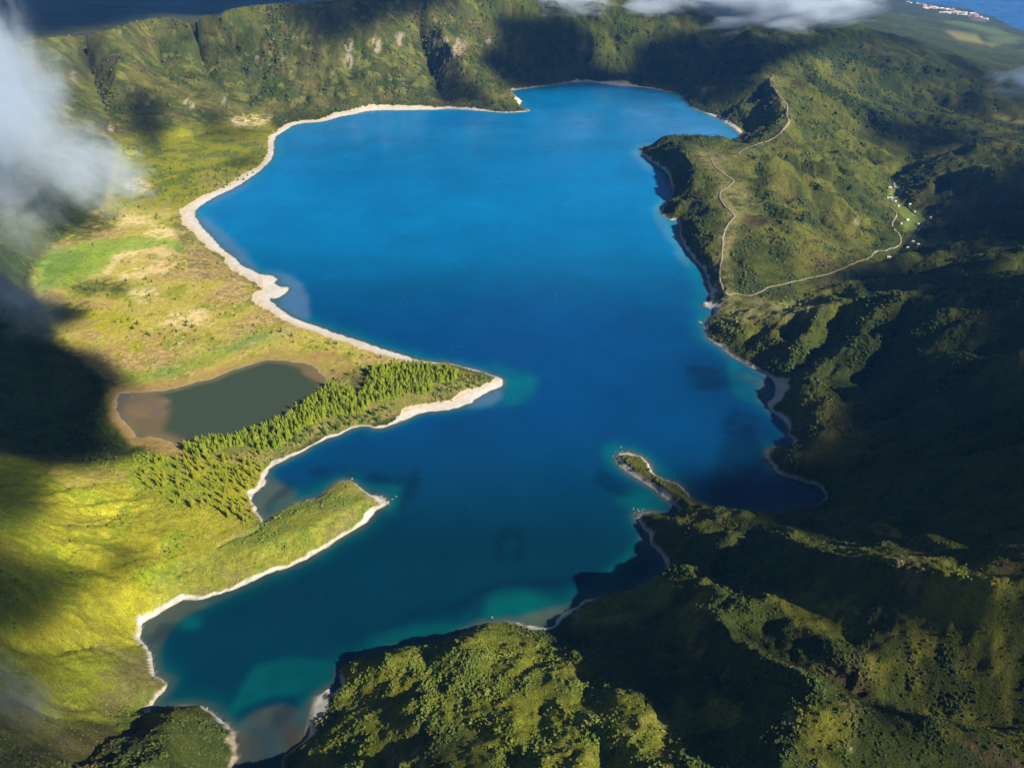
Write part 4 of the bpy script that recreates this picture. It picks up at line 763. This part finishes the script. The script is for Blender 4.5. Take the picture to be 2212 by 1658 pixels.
def shrub_field(regions):
    X = []; 
    for (x0, x1, y0, y1, sp_, r0, r1, thr) in regions:
        gx, gy = np.meshgrid(np.arange(x0, x1, sp_), np.arange(y0, y1, sp_)); gx = gx.ravel()+rng.uniform(-.5, .5, gx.size)*sp_; gy = gy.ravel()+rng.uniform(-.5, .5, gy.size)*sp_
        gz = ground_z(gx, gy); px, py, dp = project(gx, gy, gz)
        ok = (px > -30) & (px < 2242) & (py > -20) & (py < 1700); sd = bil(SDL, (gx-NX0)/ND, (gy-NY0)/ND); s2 = bil(SDP, (gx-NX0)/ND, (gy-NY0)/ND)
        i0 = np.clip(np.searchsorted(xs, gx), 0, nx-1); j0 = np.clip(np.searchsorted(ys, gy), 0, ny-1); vi = j0*nx+i0
        dn = sstep(-.15, .4, fbm(gx, gy, 28, 4, 66, .6)*.9+.5*fbm(gx, gy, 9, 2, 67)-.2*fbm(gx, gy, 170, 3, 61))
        hx = ground_z(gx+4, gy)-gz; hy = ground_z(gx, gy+4)-gz; sl = np.hypot(hx, hy)/4
        open_ = np.clip(z_y[vi]*.68+z_pen[vi]*.8+z_p[vi]*.80+z_ring[vi]+beach[vi]+z_dry[vi]*.9+z_park[vi]+np.clip(z_sp[vi], 0, 1)*.55+z_y2[vi]*.5, 0, 1)
        prob = (thr+(1-thr)*dn)*(1-open_)*sstep(.02, .25, sl+.1)
        ok &= (sd > 5) & (s2 > 6) & (rng.rand(gx.size) < prob)
        gx, gy, gz, vi, dn = gx[ok], gy[ok], gz[ok], vi[ok], dn[ok]
        R = rng.uniform(r0, r1, gx.size)*(.7+.5*dn)*(.75+.5*rng.rand(gx.size)); X.append(np.stack([gx, gy, gz, R, vi], 1))
    return np.vstack(X)
SH = shrub_field([(-420, 620, 160, 620, 1.8, .4, 1.15, .18), (-520, 1150, 620, 1000, 3.0, .7, 1.8, .12), (300, 1250, 1000, 1800, 4.4, .9, 1.9, .15), (-1300, -250, 900, 1750, 6.5, 1.3, 2.6, .12), (-1500, 1500, 1800, 2700, 9.0, 1.8, 3.4, .12)])
way = np.zeros((1800, 2000), bool)
for c in WAYS:
    for dx in (-5, -2.5, 0, 2.5, 5):
        for dy in (-8, -4, 0, 4): way[np.clip(((c[:, 1]+dy)/2.5).astype(int), 0, 1799), np.clip(((c[:, 0]+dx+1000)/2.5).astype(int), 0, 1999)] = True
SH = SH[(rng.rand(len(SH)) < .25) | ~way[np.clip((SH[:, 1]/2.5).astype(int), 0, 1799), np.clip(((SH[:, 0]+1000)/2.5).astype(int), 0, 1999)]]
print('shrubs', len(SH))
ns = len(SH); per = len(BL); Vs = []; Fs = []; Cs = []; b = 0
for k in range(per):
    s = SH[k::per]; V, F = BL[k]; n = len(s); a = rng.uniform(0, 6.28, n); R = s[:, 3]; H = R*rng.uniform(.7, 1.15, n)
    ca_, sa_ = np.cos(a)*R, np.sin(a)*R
    P = np.stack([V[None, :, 0]*ca_[:, None]-V[None, :, 1]*sa_[:, None]+s[:, 0:1], V[None, :, 0]*sa_[:, None]+V[None, :, 1]*ca_[:, None]+s[:, 1:2], V[None, :, 2]*H[:, None]+s[:, 2:3]+.15*H[:, None]], 2)
    Vs.append(P.reshape(-1, 3)); Fs.append((F[None]+(b+np.arange(n)*len(V))[:, None, None]).reshape(-1, 3)); b += n*len(V)
    base = C[s[:, 4].astype(int)]; tint = np.array([.055, .085, .016])[None]*rng.uniform(.7, 1.5, (n, 1)); mixw = rng.uniform(.1, .55, (n, 1)); tint = tint*(1+.65*z_b[s[:, 4].astype(int)][:, None])*(1+.5*z_e[s[:, 4].astype(int)][:, None])
    col = base*(1-mixw)+tint*mixw; br = rng.rand(n) < .04; col[br] = np.array([.11, .088, .03]); col = np.clip(col, .01, .2)
    Cs.append(np.repeat(col, len(V), 0)*(1+.25*rng.randn(n*len(V), 1)).clip(.5, 1.6))
Msh = MT('shrub_leaves'); a = Msh.n('ShaderNodeAttribute', attribute_name='albedo'); p = Msh.n('ShaderNodeBsdfPrincipled', i_Roughness=.85); p.inputs['Specular IOR Level'].default_value = .15
Msh.l(a.outputs['Color'], p.inputs['Base Color']); Msh.l(p.outputs[0], Msh.out.inputs[0])
shrubs = mesh_np('shrubbery', np.vstack(Vs), np.vstack(Fs), Msh.m, False, kind='stuff', label='dense green shrubs covering the slopes around the lake'); attr(shrubs, 'albedo', np.vstack(Cs))

# ------------------------------------------------------------------ small built things
import bmesh
def bm_obj(name, bm, mat, parent=None, **props):
    me = bpy.data.meshes.new(name); bm.to_mesh(me); bm.free(); me.materials.append(mat); o = bpy.data.objects.new(name, me); link(o, **props); o.parent = parent; return o
def box(bm, x0, x1, y0, y1, z0, z1, taper=0):
    v = [bm.verts.new((x, y, z)) for z, t in ((z0, 0), (z1, taper)) for x, y in ((x0+t, y0+t), (x1-t, y0+t), (x1-t, y1-t), (x0+t, y1-t))]
    for f in ((3,2,1,0),(4,5,6,7),(0,1,5,4),(1,2,6,5),(2,3,7,6),(3,0,4,7)): bm.faces.new([v[k] for k in f])
def gable(bm, w, d, z0, h, o=.4, th=.25):
    for s in (-1, 1):
        q = [(-w/2-o, 0, z0+h), (w/2+o, 0, z0+h), (w/2+o, s*(d/2+o), z0-.15), (-w/2-o, s*(d/2+o), z0-.15)]
        a = [bm.verts.new(p) for p in q]; b_ = [bm.verts.new((p[0], p[1], p[2]+th)) for p in q]
        if s < 0: a.reverse(); b_.reverse()
        bm.faces.new(a); bm.faces.new(b_[::-1])
        for k in range(4): bm.faces.new((a[k], b_[k], b_[(k+1) % 4], a[(k+1) % 4]))
M_wht = plain('white_render', (.78, .77, .73), .7, .08); M_red = plain('clay_tiles', (.42, .13, .07), .8, .3, 1.2); M_metal = plain('pale_sheet_roof', (.72, .74, .76), .4, .06); M_win = plain('dark_glass', (.03, .04, .05), .2, .1)
M_conc = plain('weathered_concrete', (.40, .38, .35), .9, .2, .4); M_wood = plain('grey_timber', (.36, .30, .22), .9, .3, 2); M_rock = plain('lava_boulder', (.24, .22, .20), .95, .35, .7)
def walls_bm(w, d, h, g):
    bm = bmesh.new(); box(bm, -w/2, w/2, -d/2, d/2, -3, h)
    for s in (-1, 1):
        v = [bm.verts.new(p) for p in ((s*w/2, -d/2, h), (s*w/2, d/2, h), (s*w/2, 0, h+g-.05))]; bm.faces.new(v)
    return bm
def house(name, label, cat, p, rot, w, d, h, g, roofm, group=None, parts=True):
    t = link(bpy.data.objects.new(name, None), label=label, category=cat)
    if group: t['group'] = group
    t.location = p; t.rotation_euler = (0, 0, rot)
    bm_obj('wall', walls_bm(w, d, h, g), M_wht, t); bm = bmesh.new(); gable(bm, w, d, h, g); bm_obj('roof', bm, roofm, t)
    bm = bmesh.new(); box(bm, -w*.1, w*.1, -d/2-.06, -d/2+.05, 0, h*.75); bm_obj('door', bm, M_win, t)
    for s in (-1, 1):
        bm = bmesh.new(); box(bm, s*w*.3-w*.07, s*w*.3+w*.07, -d/2-.06, -d/2+.05, h*.35, h*.75); bm_obj('window', bm, M_win, t)
    return t
def copy_house(src, p, rot, sc, label, group):
    r = src.copy(); COL.objects.link(r); r.location = p; r.rotation_euler = (0, 0, rot); r.scale = sc; r['label'] = label; r['group'] = group
    for ch in src.children:
        c = ch.copy(); COL.objects.link(c); c.parent = r
    return r
huts = [((1922,407),7,4,'small white hut at the upper end of the valley meadow beside the stream bend'),((1917,429),3.5,3.5,'tiny square white hut at the edge of the slope next to the long pale shed'),((1924,429),9,4,'long pale shed between the stream and the valley track'),
        ((1934,436.5),4.5,4,'white hut where the valley track meets the stream'),((1940.5,447),4,3.5,'white hut just below the track junction on the meadow'),((1965,443.5),5,3.5,'white hut on the far bank of the stream by the dark hill'),
        ((1975.5,459.5),4,3.5,'white hut on the very edge of the stream halfway down the meadow'),((1959.5,476.5),6.5,5.5,'largest white hut standing mid meadow with a grey roof'),((1946,485),3.5,3,'tiny white hut under the bushes at the edge of the lower lawn'),
        ((1983,485.5),4.5,4,'white hut at the tip of the meadow beside the sharp stream bend'),((2009.5,472.5),4.5,3,'pale hut in the shade of the dark hill beyond the stream'),((1972,523.5),5,3,'upper of two pale huts in the shaded lower valley'),
        ((1982.5,530),5.5,3,'lower of two pale huts in the shaded lower valley'),((1960,536.5),4,3,'small white hut among bushes below the winding footpath'),((1919.5,558),7.5,4,'white building by the dark gully at the foot of the valley')]
for (pp, w, d, lb) in huts: house('hut', lb, 'hut', hit(*pp)+np.array([0, 0, .1]), rng.uniform(-.3, .3), w*.75, d*.75, 2.3, .8, M_metal if rng.rand() < .4 else M_wht)
# coastal village far below: each house a thing
h_red = h_wht = None
town = []
def band(pts, n, spread):
    q = catmull(pts, 8, False)
    for k in range(n): a = q[rng.randint(len(q))]; town.append((a[0]+rng.randn()*spread, a[1]+rng.randn()*spread*.35))
band([(1982,9),(1993,10),(1998,15)], 16, 1.6); band([(1999,22),(2006,19),(2022,21)], 26, 2.4); band([(2012,16),(2030,19),(2055,22)], 34, 3); band([(2058,17),(2059,17.5)], 2, .8)
band([(2063,24),(2080,27),(2108,27)], 26, 2.2); band([(2029,33),(2045,31),(2062,29),(2070,31),(2090,33)], 60, 3.2); band([(2092,36),(2100,35),(2120,37)], 16, 2.2); band([(2108,30),(2112,33)], 6, 1.5); band([(2125,40),(2133,41)], 4, 1.0); band([(1962,5.5),(1972,9)], 4, 1.5)
for k, (a, b_) in enumerate(town):
    p = hit(a, b_)
    if p[2] < SEA_Z+2 and False: continue
    p = W(a, b_, SEA_Z+22); p[2] = ground_z(np.array([p[0]]), np.array([p[1]]))[0]
    if p[2] < SEA_Z+3: continue
    red = rng.rand() < .42; lb = ('white house with a red tiled roof in the distant coastal village' if red else 'white house with a pale roof in the distant coastal village'); gp = 'red roofed village houses' if red else 'pale roofed village houses'
    src = h_red if red else h_wht; rot = rng.uniform(-.6, .6); s = rng.uniform(.7, 1.3)
    if src is None:
        src = house('village_house', lb, 'house', p, rot, 15, 11, 6.5, 3, M_red if red else M_metal, gp)
        if red: h_red = src
        else: h_wht = src
    else: copy_house(src, p, rot, (s*rng.uniform(.8, 1.7), s, s), lb, gp)
# moored boat
bp = W(1513, 697, 0.0); boat = link(bpy.data.objects.new('boat', None), label='small white motor boat moored off the rocky eastern shore', category='boat'); boat.location = bp; boat.rotation_euler = (0, 0, -.7)
bm = bmesh.new(); prof = [(-3.2, .95), (-1.5, 1.1), (.5, 1.05), (2.2, .65), (3.4, .05)]
rows = [[bm.verts.new(q) for q in ((x, -w, .75+.06*max(x, 0)), (x, -w*.75, .0), (x, 0, -.3), (x, w*.75, .0), (x, w, .75+.06*max(x, 0)))] for x, w in prof]
for r0, r1 in zip(rows[:-1], rows[1:]):
    for k in range(4): bm.faces.new((r0[k], r1[k], r1[k+1], r0[k+1]))
bm.faces.new(rows[0]); bm_obj('hull', bm, M_wht, boat)
bm = bmesh.new(); box(bm, -3.1, 1.9, -.85, .85, .45, .52); bm_obj('deck', bm, M_wood, boat)
bm = bmesh.new(); box(bm, -.7, 1.0, -.7, .7, .525, 1.5, .18); bm_obj('cabin', bm, M_metal, boat)
bm = bmesh.new(); box(bm, -3.6, -3.2, -.2, .2, .1, 1.1, .04); bm_obj('outboard_motor', bm, M_win, boat)
# concrete slipway, stone pier, timber barrier
p = W(1533, 657, 0); bm = bmesh.new(); box(bm, -8, 8, -4, 4, -2, 1.5, .3); box(bm, -9.6, -8.0, -2.5, 2.5, -2, .8, .1)
o = bm_obj('landing_platform', bm, M_conc, None, label='grey concrete landing platform on the eastern shore below the path junction', category='platform'); o.location = p; o.rotation_euler = (0, 0, .05)
p = W(824, 1087, 0); bm = bmesh.new(); box(bm, -6, 6, -1.1, 1.1, -2, 1.2, .08); box(bm, 6.01, 7.6, -1.6, 1.6, -2, 1.5, .1)
o = bm_obj('pier', bm, M_conc, None, label='short pale pier jutting from the tip of the grassy peninsula', category='pier'); o.location = p; o.rotation_euler = (0, 0, .12)
p = hit(1565, 647); t = link(bpy.data.objects.new('barrier', None), label='pale timber barrier on the dirt clearing at the end of the cliff path', category='barrier'); t.location = p
for x in (-4, -1.3, 1.3, 4): bm = bmesh.new(); box(bm, x-.15, x+.15, -.15, .15, -.8, 1.1); bm_obj('post', bm, M_wood, t)
bm = bmesh.new(); box(bm, -4.5, 4.5, -.3, -.155, .6, 1.0); bm_obj('rail', bm, M_wood, t)
# boulders
def boulder(seed):
    r = np.random.RandomState(seed); V, F = blob(seed+90); V = V*np.array([1, .8, .65])*(1+.05*r.randn(3)); return V.astype(np.float32), F
rock_me = []
for k in range(4):
    V, F = boulder(k); o = mesh_np('boulder', V, F, M_rock, False); rock_me.append(o.data); bpy.data.objects.remove(o)
def rocks(pts, r0, r1, lb, gp):
    for a, b_, in pts:
        p = W(a, b_, 0); g = float(ground_z(np.array([p[0]]), np.array([p[1]]))[0]); o = link(bpy.data.objects.new('boulder', rock_me[rng.randint(4)]), label=lb, category='boulder', group=gp)
        o.location = (p[0], p[1], max(g, -.1)+.2); r = rng.uniform(r0, r1); o.scale = (r, r, r); o.rotation_euler = (0, 0, rng.uniform(0, 6))
rocks([(824+rng.uniform(-4, 10), 1074+rng.uniform(-4, 6)) for _ in range(12)]+[(760,1034),(812,1068),(848,1078),(856,1072)], .4, 1.1, 'pale boulder lying in the shallows off the tip of the grassy peninsula', 'boulders off the peninsula tip')
isl = [(1329,976),(1325,984),(1332,988),(1336,980),(1345,974),(1356,976),(1371,980),(1376,984),(1385,992),(1391,1000),(1398,1008),(1405,1016),(1412,1022),(1340,1005),(1360,1020),(1400,1048),(1420,1062),(1445,1040),(1458,1046),(1341,966)]
rocks([(a+rng.uniform(-2, 2), b_+rng.uniform(-1, 1)) for a, b_ in isl], .6, 1.3, 'grey boulder in the ring of stones round the narrow green islet tongue', 'boulders round the islet')
rocks([(1373+rng.uniform(-10, 20), 1104+rng.uniform(-8, 6)) for _ in range(8)], .4, .8, 'dark boulder off the shaded point south of the islet', 'boulders off the shaded point')
rocks([(1262+rng.uniform(-12, 36), 1296+rng.uniform(-5, 8)) for _ in range(12)]+[(1224,1318),(1226,1315)], .4, .9, 'boulder on the small curved cove beach under the southern headland', 'boulders of the cove beach')
rocks([(786,1422),(892,1387),(1063,1333),(435,1527),(447,1530)], .6, 1.1, 'lone boulder below the southern cliffs', 'boulders below the southern cliffs')

# ------------------------------------------------------------------ unseen cloud sheets overhead, outlined to cast the wanted ground shade
SHADE = [([(-200,-100),(700,-100),(700,0),(583,2),(533,9),(433,28),(353,32),(253,55),(187,67),(107,75),(0,85),(-200,100)],1.0,6),
 ([(620,0),(720,-80),(1000,-80),(1000,0),(920,30),(850,38),(813,67),(760,80),(720,100),(690,95),(650,60)],.92,9),
 ([(383,50),(430,58),(500,88),(525,120),(515,132),(460,115),(400,82)],.8,8), ([(143,110),(233,100),(240,133),(200,167),(150,160)],.75,8),
 ([(263,195),(325,190),(352,233),(367,290),(340,330),(310,325),(285,290),(262,230)],.85,8), ([(435,245),(475,240),(490,267),(567,283),(540,302),(430,300)],.8,8), ([(483,347),(500,338),(567,337),(570,358),(500,364)],.75,5),
 ([(-200,586),(0,586),(67,640),(150,656),(195,676),(180,696),(117,713),(110,740),(200,753),(260,790),(283,816),(310,833),(300,843),(240,848),(233,886),(228,920),(240,946),(225,975),(180,1000),(110,1010),(0,985),(-200,980)],1.0,5),
 ([(235,945),(290,950),(300,965),(267,985),(187,1022),(175,1040),(150,1010),(200,975)],.75,6),
 ([(-200,980),(20,990),(120,1008),(128,1060),(100,1110),(40,1130),(-200,1140)],.85,8),
 ([(-200,1180),(0,1185),(60,1195),(100,1215),(167,1213),(215,1235),(232,1180),(262,1152),(293,1182),(290,1225),(262,1258),(183,1268),(125,1310),(150,1335),(90,1362),(0,1385),(-200,1400)],.92,10),
 ([(-200,1400),(0,1380),(120,1400),(180,1440),(90,1500),(120,1600),(60,1700),(-200,1700)],.5,16),
 ([(1060,25),(1079,30),(1056,50),(1076,83),(1050,108),(1020,123),(1050,150),(1086,180),(1100,196),(1180,200),(1300,196),(1380,182),(1355,160),(1303,140),(1270,117),(1288,103),(1262,45),(1200,30),(1120,35)],.95,6),
 ([(1363,135),(1370,93),(1420,76),(1470,66),(1700,82),(1840,72),(1930,60),(2010,75),(2030,88),(1990,98),(1880,80),(1840,84),(1773,108),(1723,125),(1680,142),(1633,164),(1652,190),(1585,216),(1522,238),(1492,228),(1440,205),(1350,190),(1340,165)],.93,6),
 ([(1845,226),(1890,244),(1974,262),(2024,261),(2124,301),(2148,334),(2108,320),(2057,324),(2010,340),(1967,360),(1955,334),(1940,311),(1907,318),(1865,280)],.9,6),
 ([(2300,345),(2180,345),(2124,372),(2057,410),(1990,432),(2010,465),(1995,500),(1960,515),(2000,548),(2100,555),(2220,545),(2400,540)],.95,8),
 ([(2040,90),(2110,120),(2160,160),(2220,190),(2300,200),(2300,240),(2160,215),(2080,170),(2030,120)],.7,10),
 ([(1785,576),(1870,560),(1940,560),(1990,575),(2060,590),(2130,595),(2400,600),(2400,1268),(2212,1262),(2150,1262),(2060,1240),(1960,1206),(1900,1196),(1800,1185),(1700,1170),(1600,1150),(1530,1115),(1470,1085),(1430,1058),(1455,1030),(1560,1010),(1640,1000),(1690,960),(1715,920),(1730,880),(1800,850),(1880,830),(1930,760),(1920,690),(1860,650),(1810,622)],.96,9),
 ([(1700,900),(1760,850),(1840,700),(1880,640),(1980,640),(1960,850),(1760,960)],.45,16),
 ([(736,1620),(800,1590),(870,1572),(960,1589),(990,1630),(985,1700),(720,1700)],.75,9),
 ([(1225,1366),(1470,1364),(1600,1400),(1685,1468),(1680,1540),(1610,1600),(1480,1560),(1440,1500),(1390,1480),(1290,1430)],.93,5),
 ([(1470,1225),(1700,1195),(1790,1190),(1890,1215),(1880,1300),(1860,1400),(1800,1360),(1700,1380),(1600,1330),(1560,1290)],.85,8),
 ([(1560,1400),(1700,1200),(2400,1280),(2400,1800),(1500,1800),(1500,1580)],.30,30), ([(2050,1270),(2400,1290),(2400,1800),(1900,1800),(2000,1500)],.35,40),  # thin cover added to dim the lower right slopes
 ([(1440,780),(1580,790),(1600,850),(1500,860),(1430,820)],.40,14), ([(1540,860),(1660,900),(1700,960),(1640,1010),(1540,1000),(1500,930)],.35,14), ([(720,330),(1000,345),(1150,370),(950,400),(700,400),(640,370)],.22,22), ([(1260,180),(1420,190),(1480,215),(1400,235),(1280,205)],.45,10),
 ([(943,162),(978,143),(1024,178),(1054,205),(1064,232),(960,228),(936,205)],.85,4), ([(1880,95),(1960,100),(2060,150),(2300,190),(2400,420),(2180,330),(2050,300),(1900,220),(1840,160)],.45,20), ([(1700,60),(2000,60),(2400,100),(2400,200),(2100,120),(1850,95)],.5,12), ([(-200,960),(0,975),(60,1010),(40,1400),(60,1700),(-200,1700)],.55,18)]  # cover added to darken the spur face and outer slopes
sm = np.zeros((MH, MW), np.float32)
for poly, w, r in SHADE: sm = 1-(1-sm)*(1-blur(raster(poly, -MP, -MP, MS, MW, MH).astype(np.float32), r)*w)
HC = 1150.0; gs = 18.0
cgx, cgy = np.meshgrid(np.arange(-3200, 3600, gs)+SDIR[0]/SDIR[2]*HC, np.concatenate([np.arange(100, 5200, gs), np.arange(5200, 9600, 60)])+SDIR[1]/SDIR[2]*HC)
gz = np.zeros(cgx.shape)
for k in range(7):
    t = (HC-gz)/SDIR[2]; qx = cgx-SDIR[0]*t; qy = cgy-SDIR[1]*t; gz = gz*.4+.6*np.maximum(ground_z(qx, qy), -100)
t = (HC-gz)/SDIR[2]; qx = cgx-SDIR[0]*t; qy = cgy-SDIR[1]*t
qpx, qpy, qd = project(qx, qy, gz); wr = np.clip(1100/qd, .25, 1.6)
dens = msample(sm, qpx+14*wr*fbm(qx, qy, 70, 4, 301), qpy+10*wr*fbm(qx, qy, 70, 4, 302)); dens = np.where((qpx < -190) | (qpx > 2400) | (qpy > 1850) | (qpy < -190), 0, dens)
dens = np.clip(dens*1.03, 0, .995)
keep = blur((dens > .015).astype(np.float32), 1) > 0; vid = -np.ones(keep.shape, int); vid[keep] = np.arange(keep.sum()); n = keep.sum()
f4 = np.stack([vid[:-1, :-1], vid[:-1, 1:], vid[1:, 1:], vid[1:, :-1]], -1).reshape(-1, 4); f4 = f4[(f4 >= 0).all(1)]
cx, cy, cd = cgx[keep], cgy[keep], dens[keep]
thick = 15+110*np.sqrt(cd)*(1+.5*fbm(cx, cy, 160, 4, 303)); off = np.stack([SDIR[0]/SDIR[2]*thick, SDIR[1]/SDIR[2]*thick, thick], 1)
Vb = np.stack([cx, cy, HC+0*cx], 1)
MC = MT('shade_cloud_sheet'); a = MC.n('ShaderNodeAttribute', attribute_name='shade_opacity'); tr = MC.n('ShaderNodeBsdfTransparent'); df = MC.n('ShaderNodeBsdfDiffuse'); tl = MC.n('ShaderNodeBsdfTranslucent')
df.inputs[0].default_value = (.45, .46, .48, 1); tl.inputs[0].default_value = (.25, .26, .28, 1); ad = MC.n('ShaderNodeAddShader'); MC.l(df.outputs[0], ad.inputs[0]); MC.l(tl.outputs[0], ad.inputs[1])
ms = MC.n('ShaderNodeMixShader'); MC.l(a.outputs['Fac'], ms.inputs[0]); MC.l(tr.outputs[0], ms.inputs[1]); MC.l(df.outputs[0], ms.inputs[2]); MC.l(ms.outputs[0], MC.out.inputs[0])
shade_clouds = mesh_np('shade_clouds', np.vstack([Vb, Vb+off]), np.vstack([f4[:, ::-1], f4+n]), MC.m, True, kind='stuff', label='unseen cloud sheets above the crater, shaped to shade the ground'); attr(shade_clouds, 'shade_opacity', np.tile(1-np.sqrt(1-cd), 2))

# ------------------------------------------------------------------ drifting mist inside the view
def mist(px, py, dist, rx, ry, rz, k, seed, thr=.42, nscale=2.2, label='', rot=0, col=(.80, .88, 1.0)):
    u = (px-CX)/FPX; v = -(py-CY)/FPX; d = np.array([u, cp+v*sp, -sp+v*cp]); p = np.array([0, 0, CAM_H])+d*dist
    bm = bmesh.new(); bmesh.ops.create_icosphere(bm, subdivisions=3, radius=1.0)
    M = MT('mist_vapour'); tc = M.n('ShaderNodeTexCoord'); ln_ = M.n('ShaderNodeVectorMath', operation='LENGTH'); M.l(tc.outputs['Object'], ln_.inputs[0])
    mp = M.n('ShaderNodeMapping'); mp.inputs['Location'].default_value = (seed*3.7, seed*1.3, 0); M.l(tc.outputs['Object'], mp.inputs[0])
    nn = M.n('ShaderNodeTexNoise', i_Scale=nscale, i_Detail=7, i_Roughness=.66, i_Distortion=.7); M.l(mp.outputs[0], nn.inputs['Vector']); n = M.rng(nn.outputs['Fac'], .2, .8, -.05, 1.05); fall = M.rng(ln_.outputs['Value'], 0.0, 1.0, .42, -.62)
    dn = M.math('MULTIPLY', M.math('MAXIMUM', M.math('ADD', M.math('SUBTRACT', n, thr), fall), 0.0), k)
    pv = M.n('ShaderNodeVolumePrincipled'); pv.inputs['Color'].default_value = (*col, 1); pv.inputs['Anisotropy'].default_value = .1; M.l(dn, pv.inputs['Density']); M.l(pv.outputs[0], M.out.inputs['Volume'])
    o = bm_obj('mist', bm, M.m, None, kind='stuff', label=label); o.location = p; o.scale = (rx, ry, rz); o.rotation_euler = (0, rot, 0)
mist(0, 240, 1300, 225, 150, 380, .045, 1, .36, 2.3, 'thick white mist drifting in front of the western wall', -.15)
mist(190, 360, 1250, 190, 95, 120, .05, 2, .36, 2.8, 'thin trailing wisp of mist above the marsh edge', .5)
mist(40, 640, 900, 120, 80, 90, .022, 3, .38, 2.0, 'faint mist over the dark wood', .3)
mist(0, 1530, 480, 75, 50, 90, .05, 4, .38, 1.8, 'pale mist drifting beside the south western slope')
mist(1220, 6, 2420, 260, 150, 85, .07, 5, .36, 2.4, 'ragged cloud hanging on the northern rim')
mist(1660, 8, 2450, 520, 180, 135, .16, 6, .28, 2.2, 'heavy cloud bank hanging over the northern rim')
mist(1420, 8, 2450, 240, 150, 75, .07, 8, .38, 2.4, 'torn strip of cloud between the two cloud banks on the northern rim')
mist(10, 480, 1050, 130, 90, 130, .018, 9, .38, 2.4, 'faint haze of mist sinking down the western slope')
mist(2230, 168, 2300, 190, 200, 90, .022, 7, .38, 2.0, 'thin cloud drifting over the eastern flank', -.25, (.55, .75, 1.0))
# ------------------------------------------------------------------ air
hz = MT('air'); pv = hz.n('ShaderNodeVolumePrincipled'); pv.inputs['Color'].default_value = (.10, .36, 1.0, 1); pv.inputs['Density'].default_value = .000035; pv.inputs['Anisotropy'].default_value = .0
hz.l(pv.outputs[0], hz.out.inputs['Volume']); bm = bmesh.new(); box(bm, -7100, 11900, -3300, 14500, -640, 600)
bm_obj('haze', bm, hz.m, None, kind='stuff', label='blue air between the camera and the far slopes')
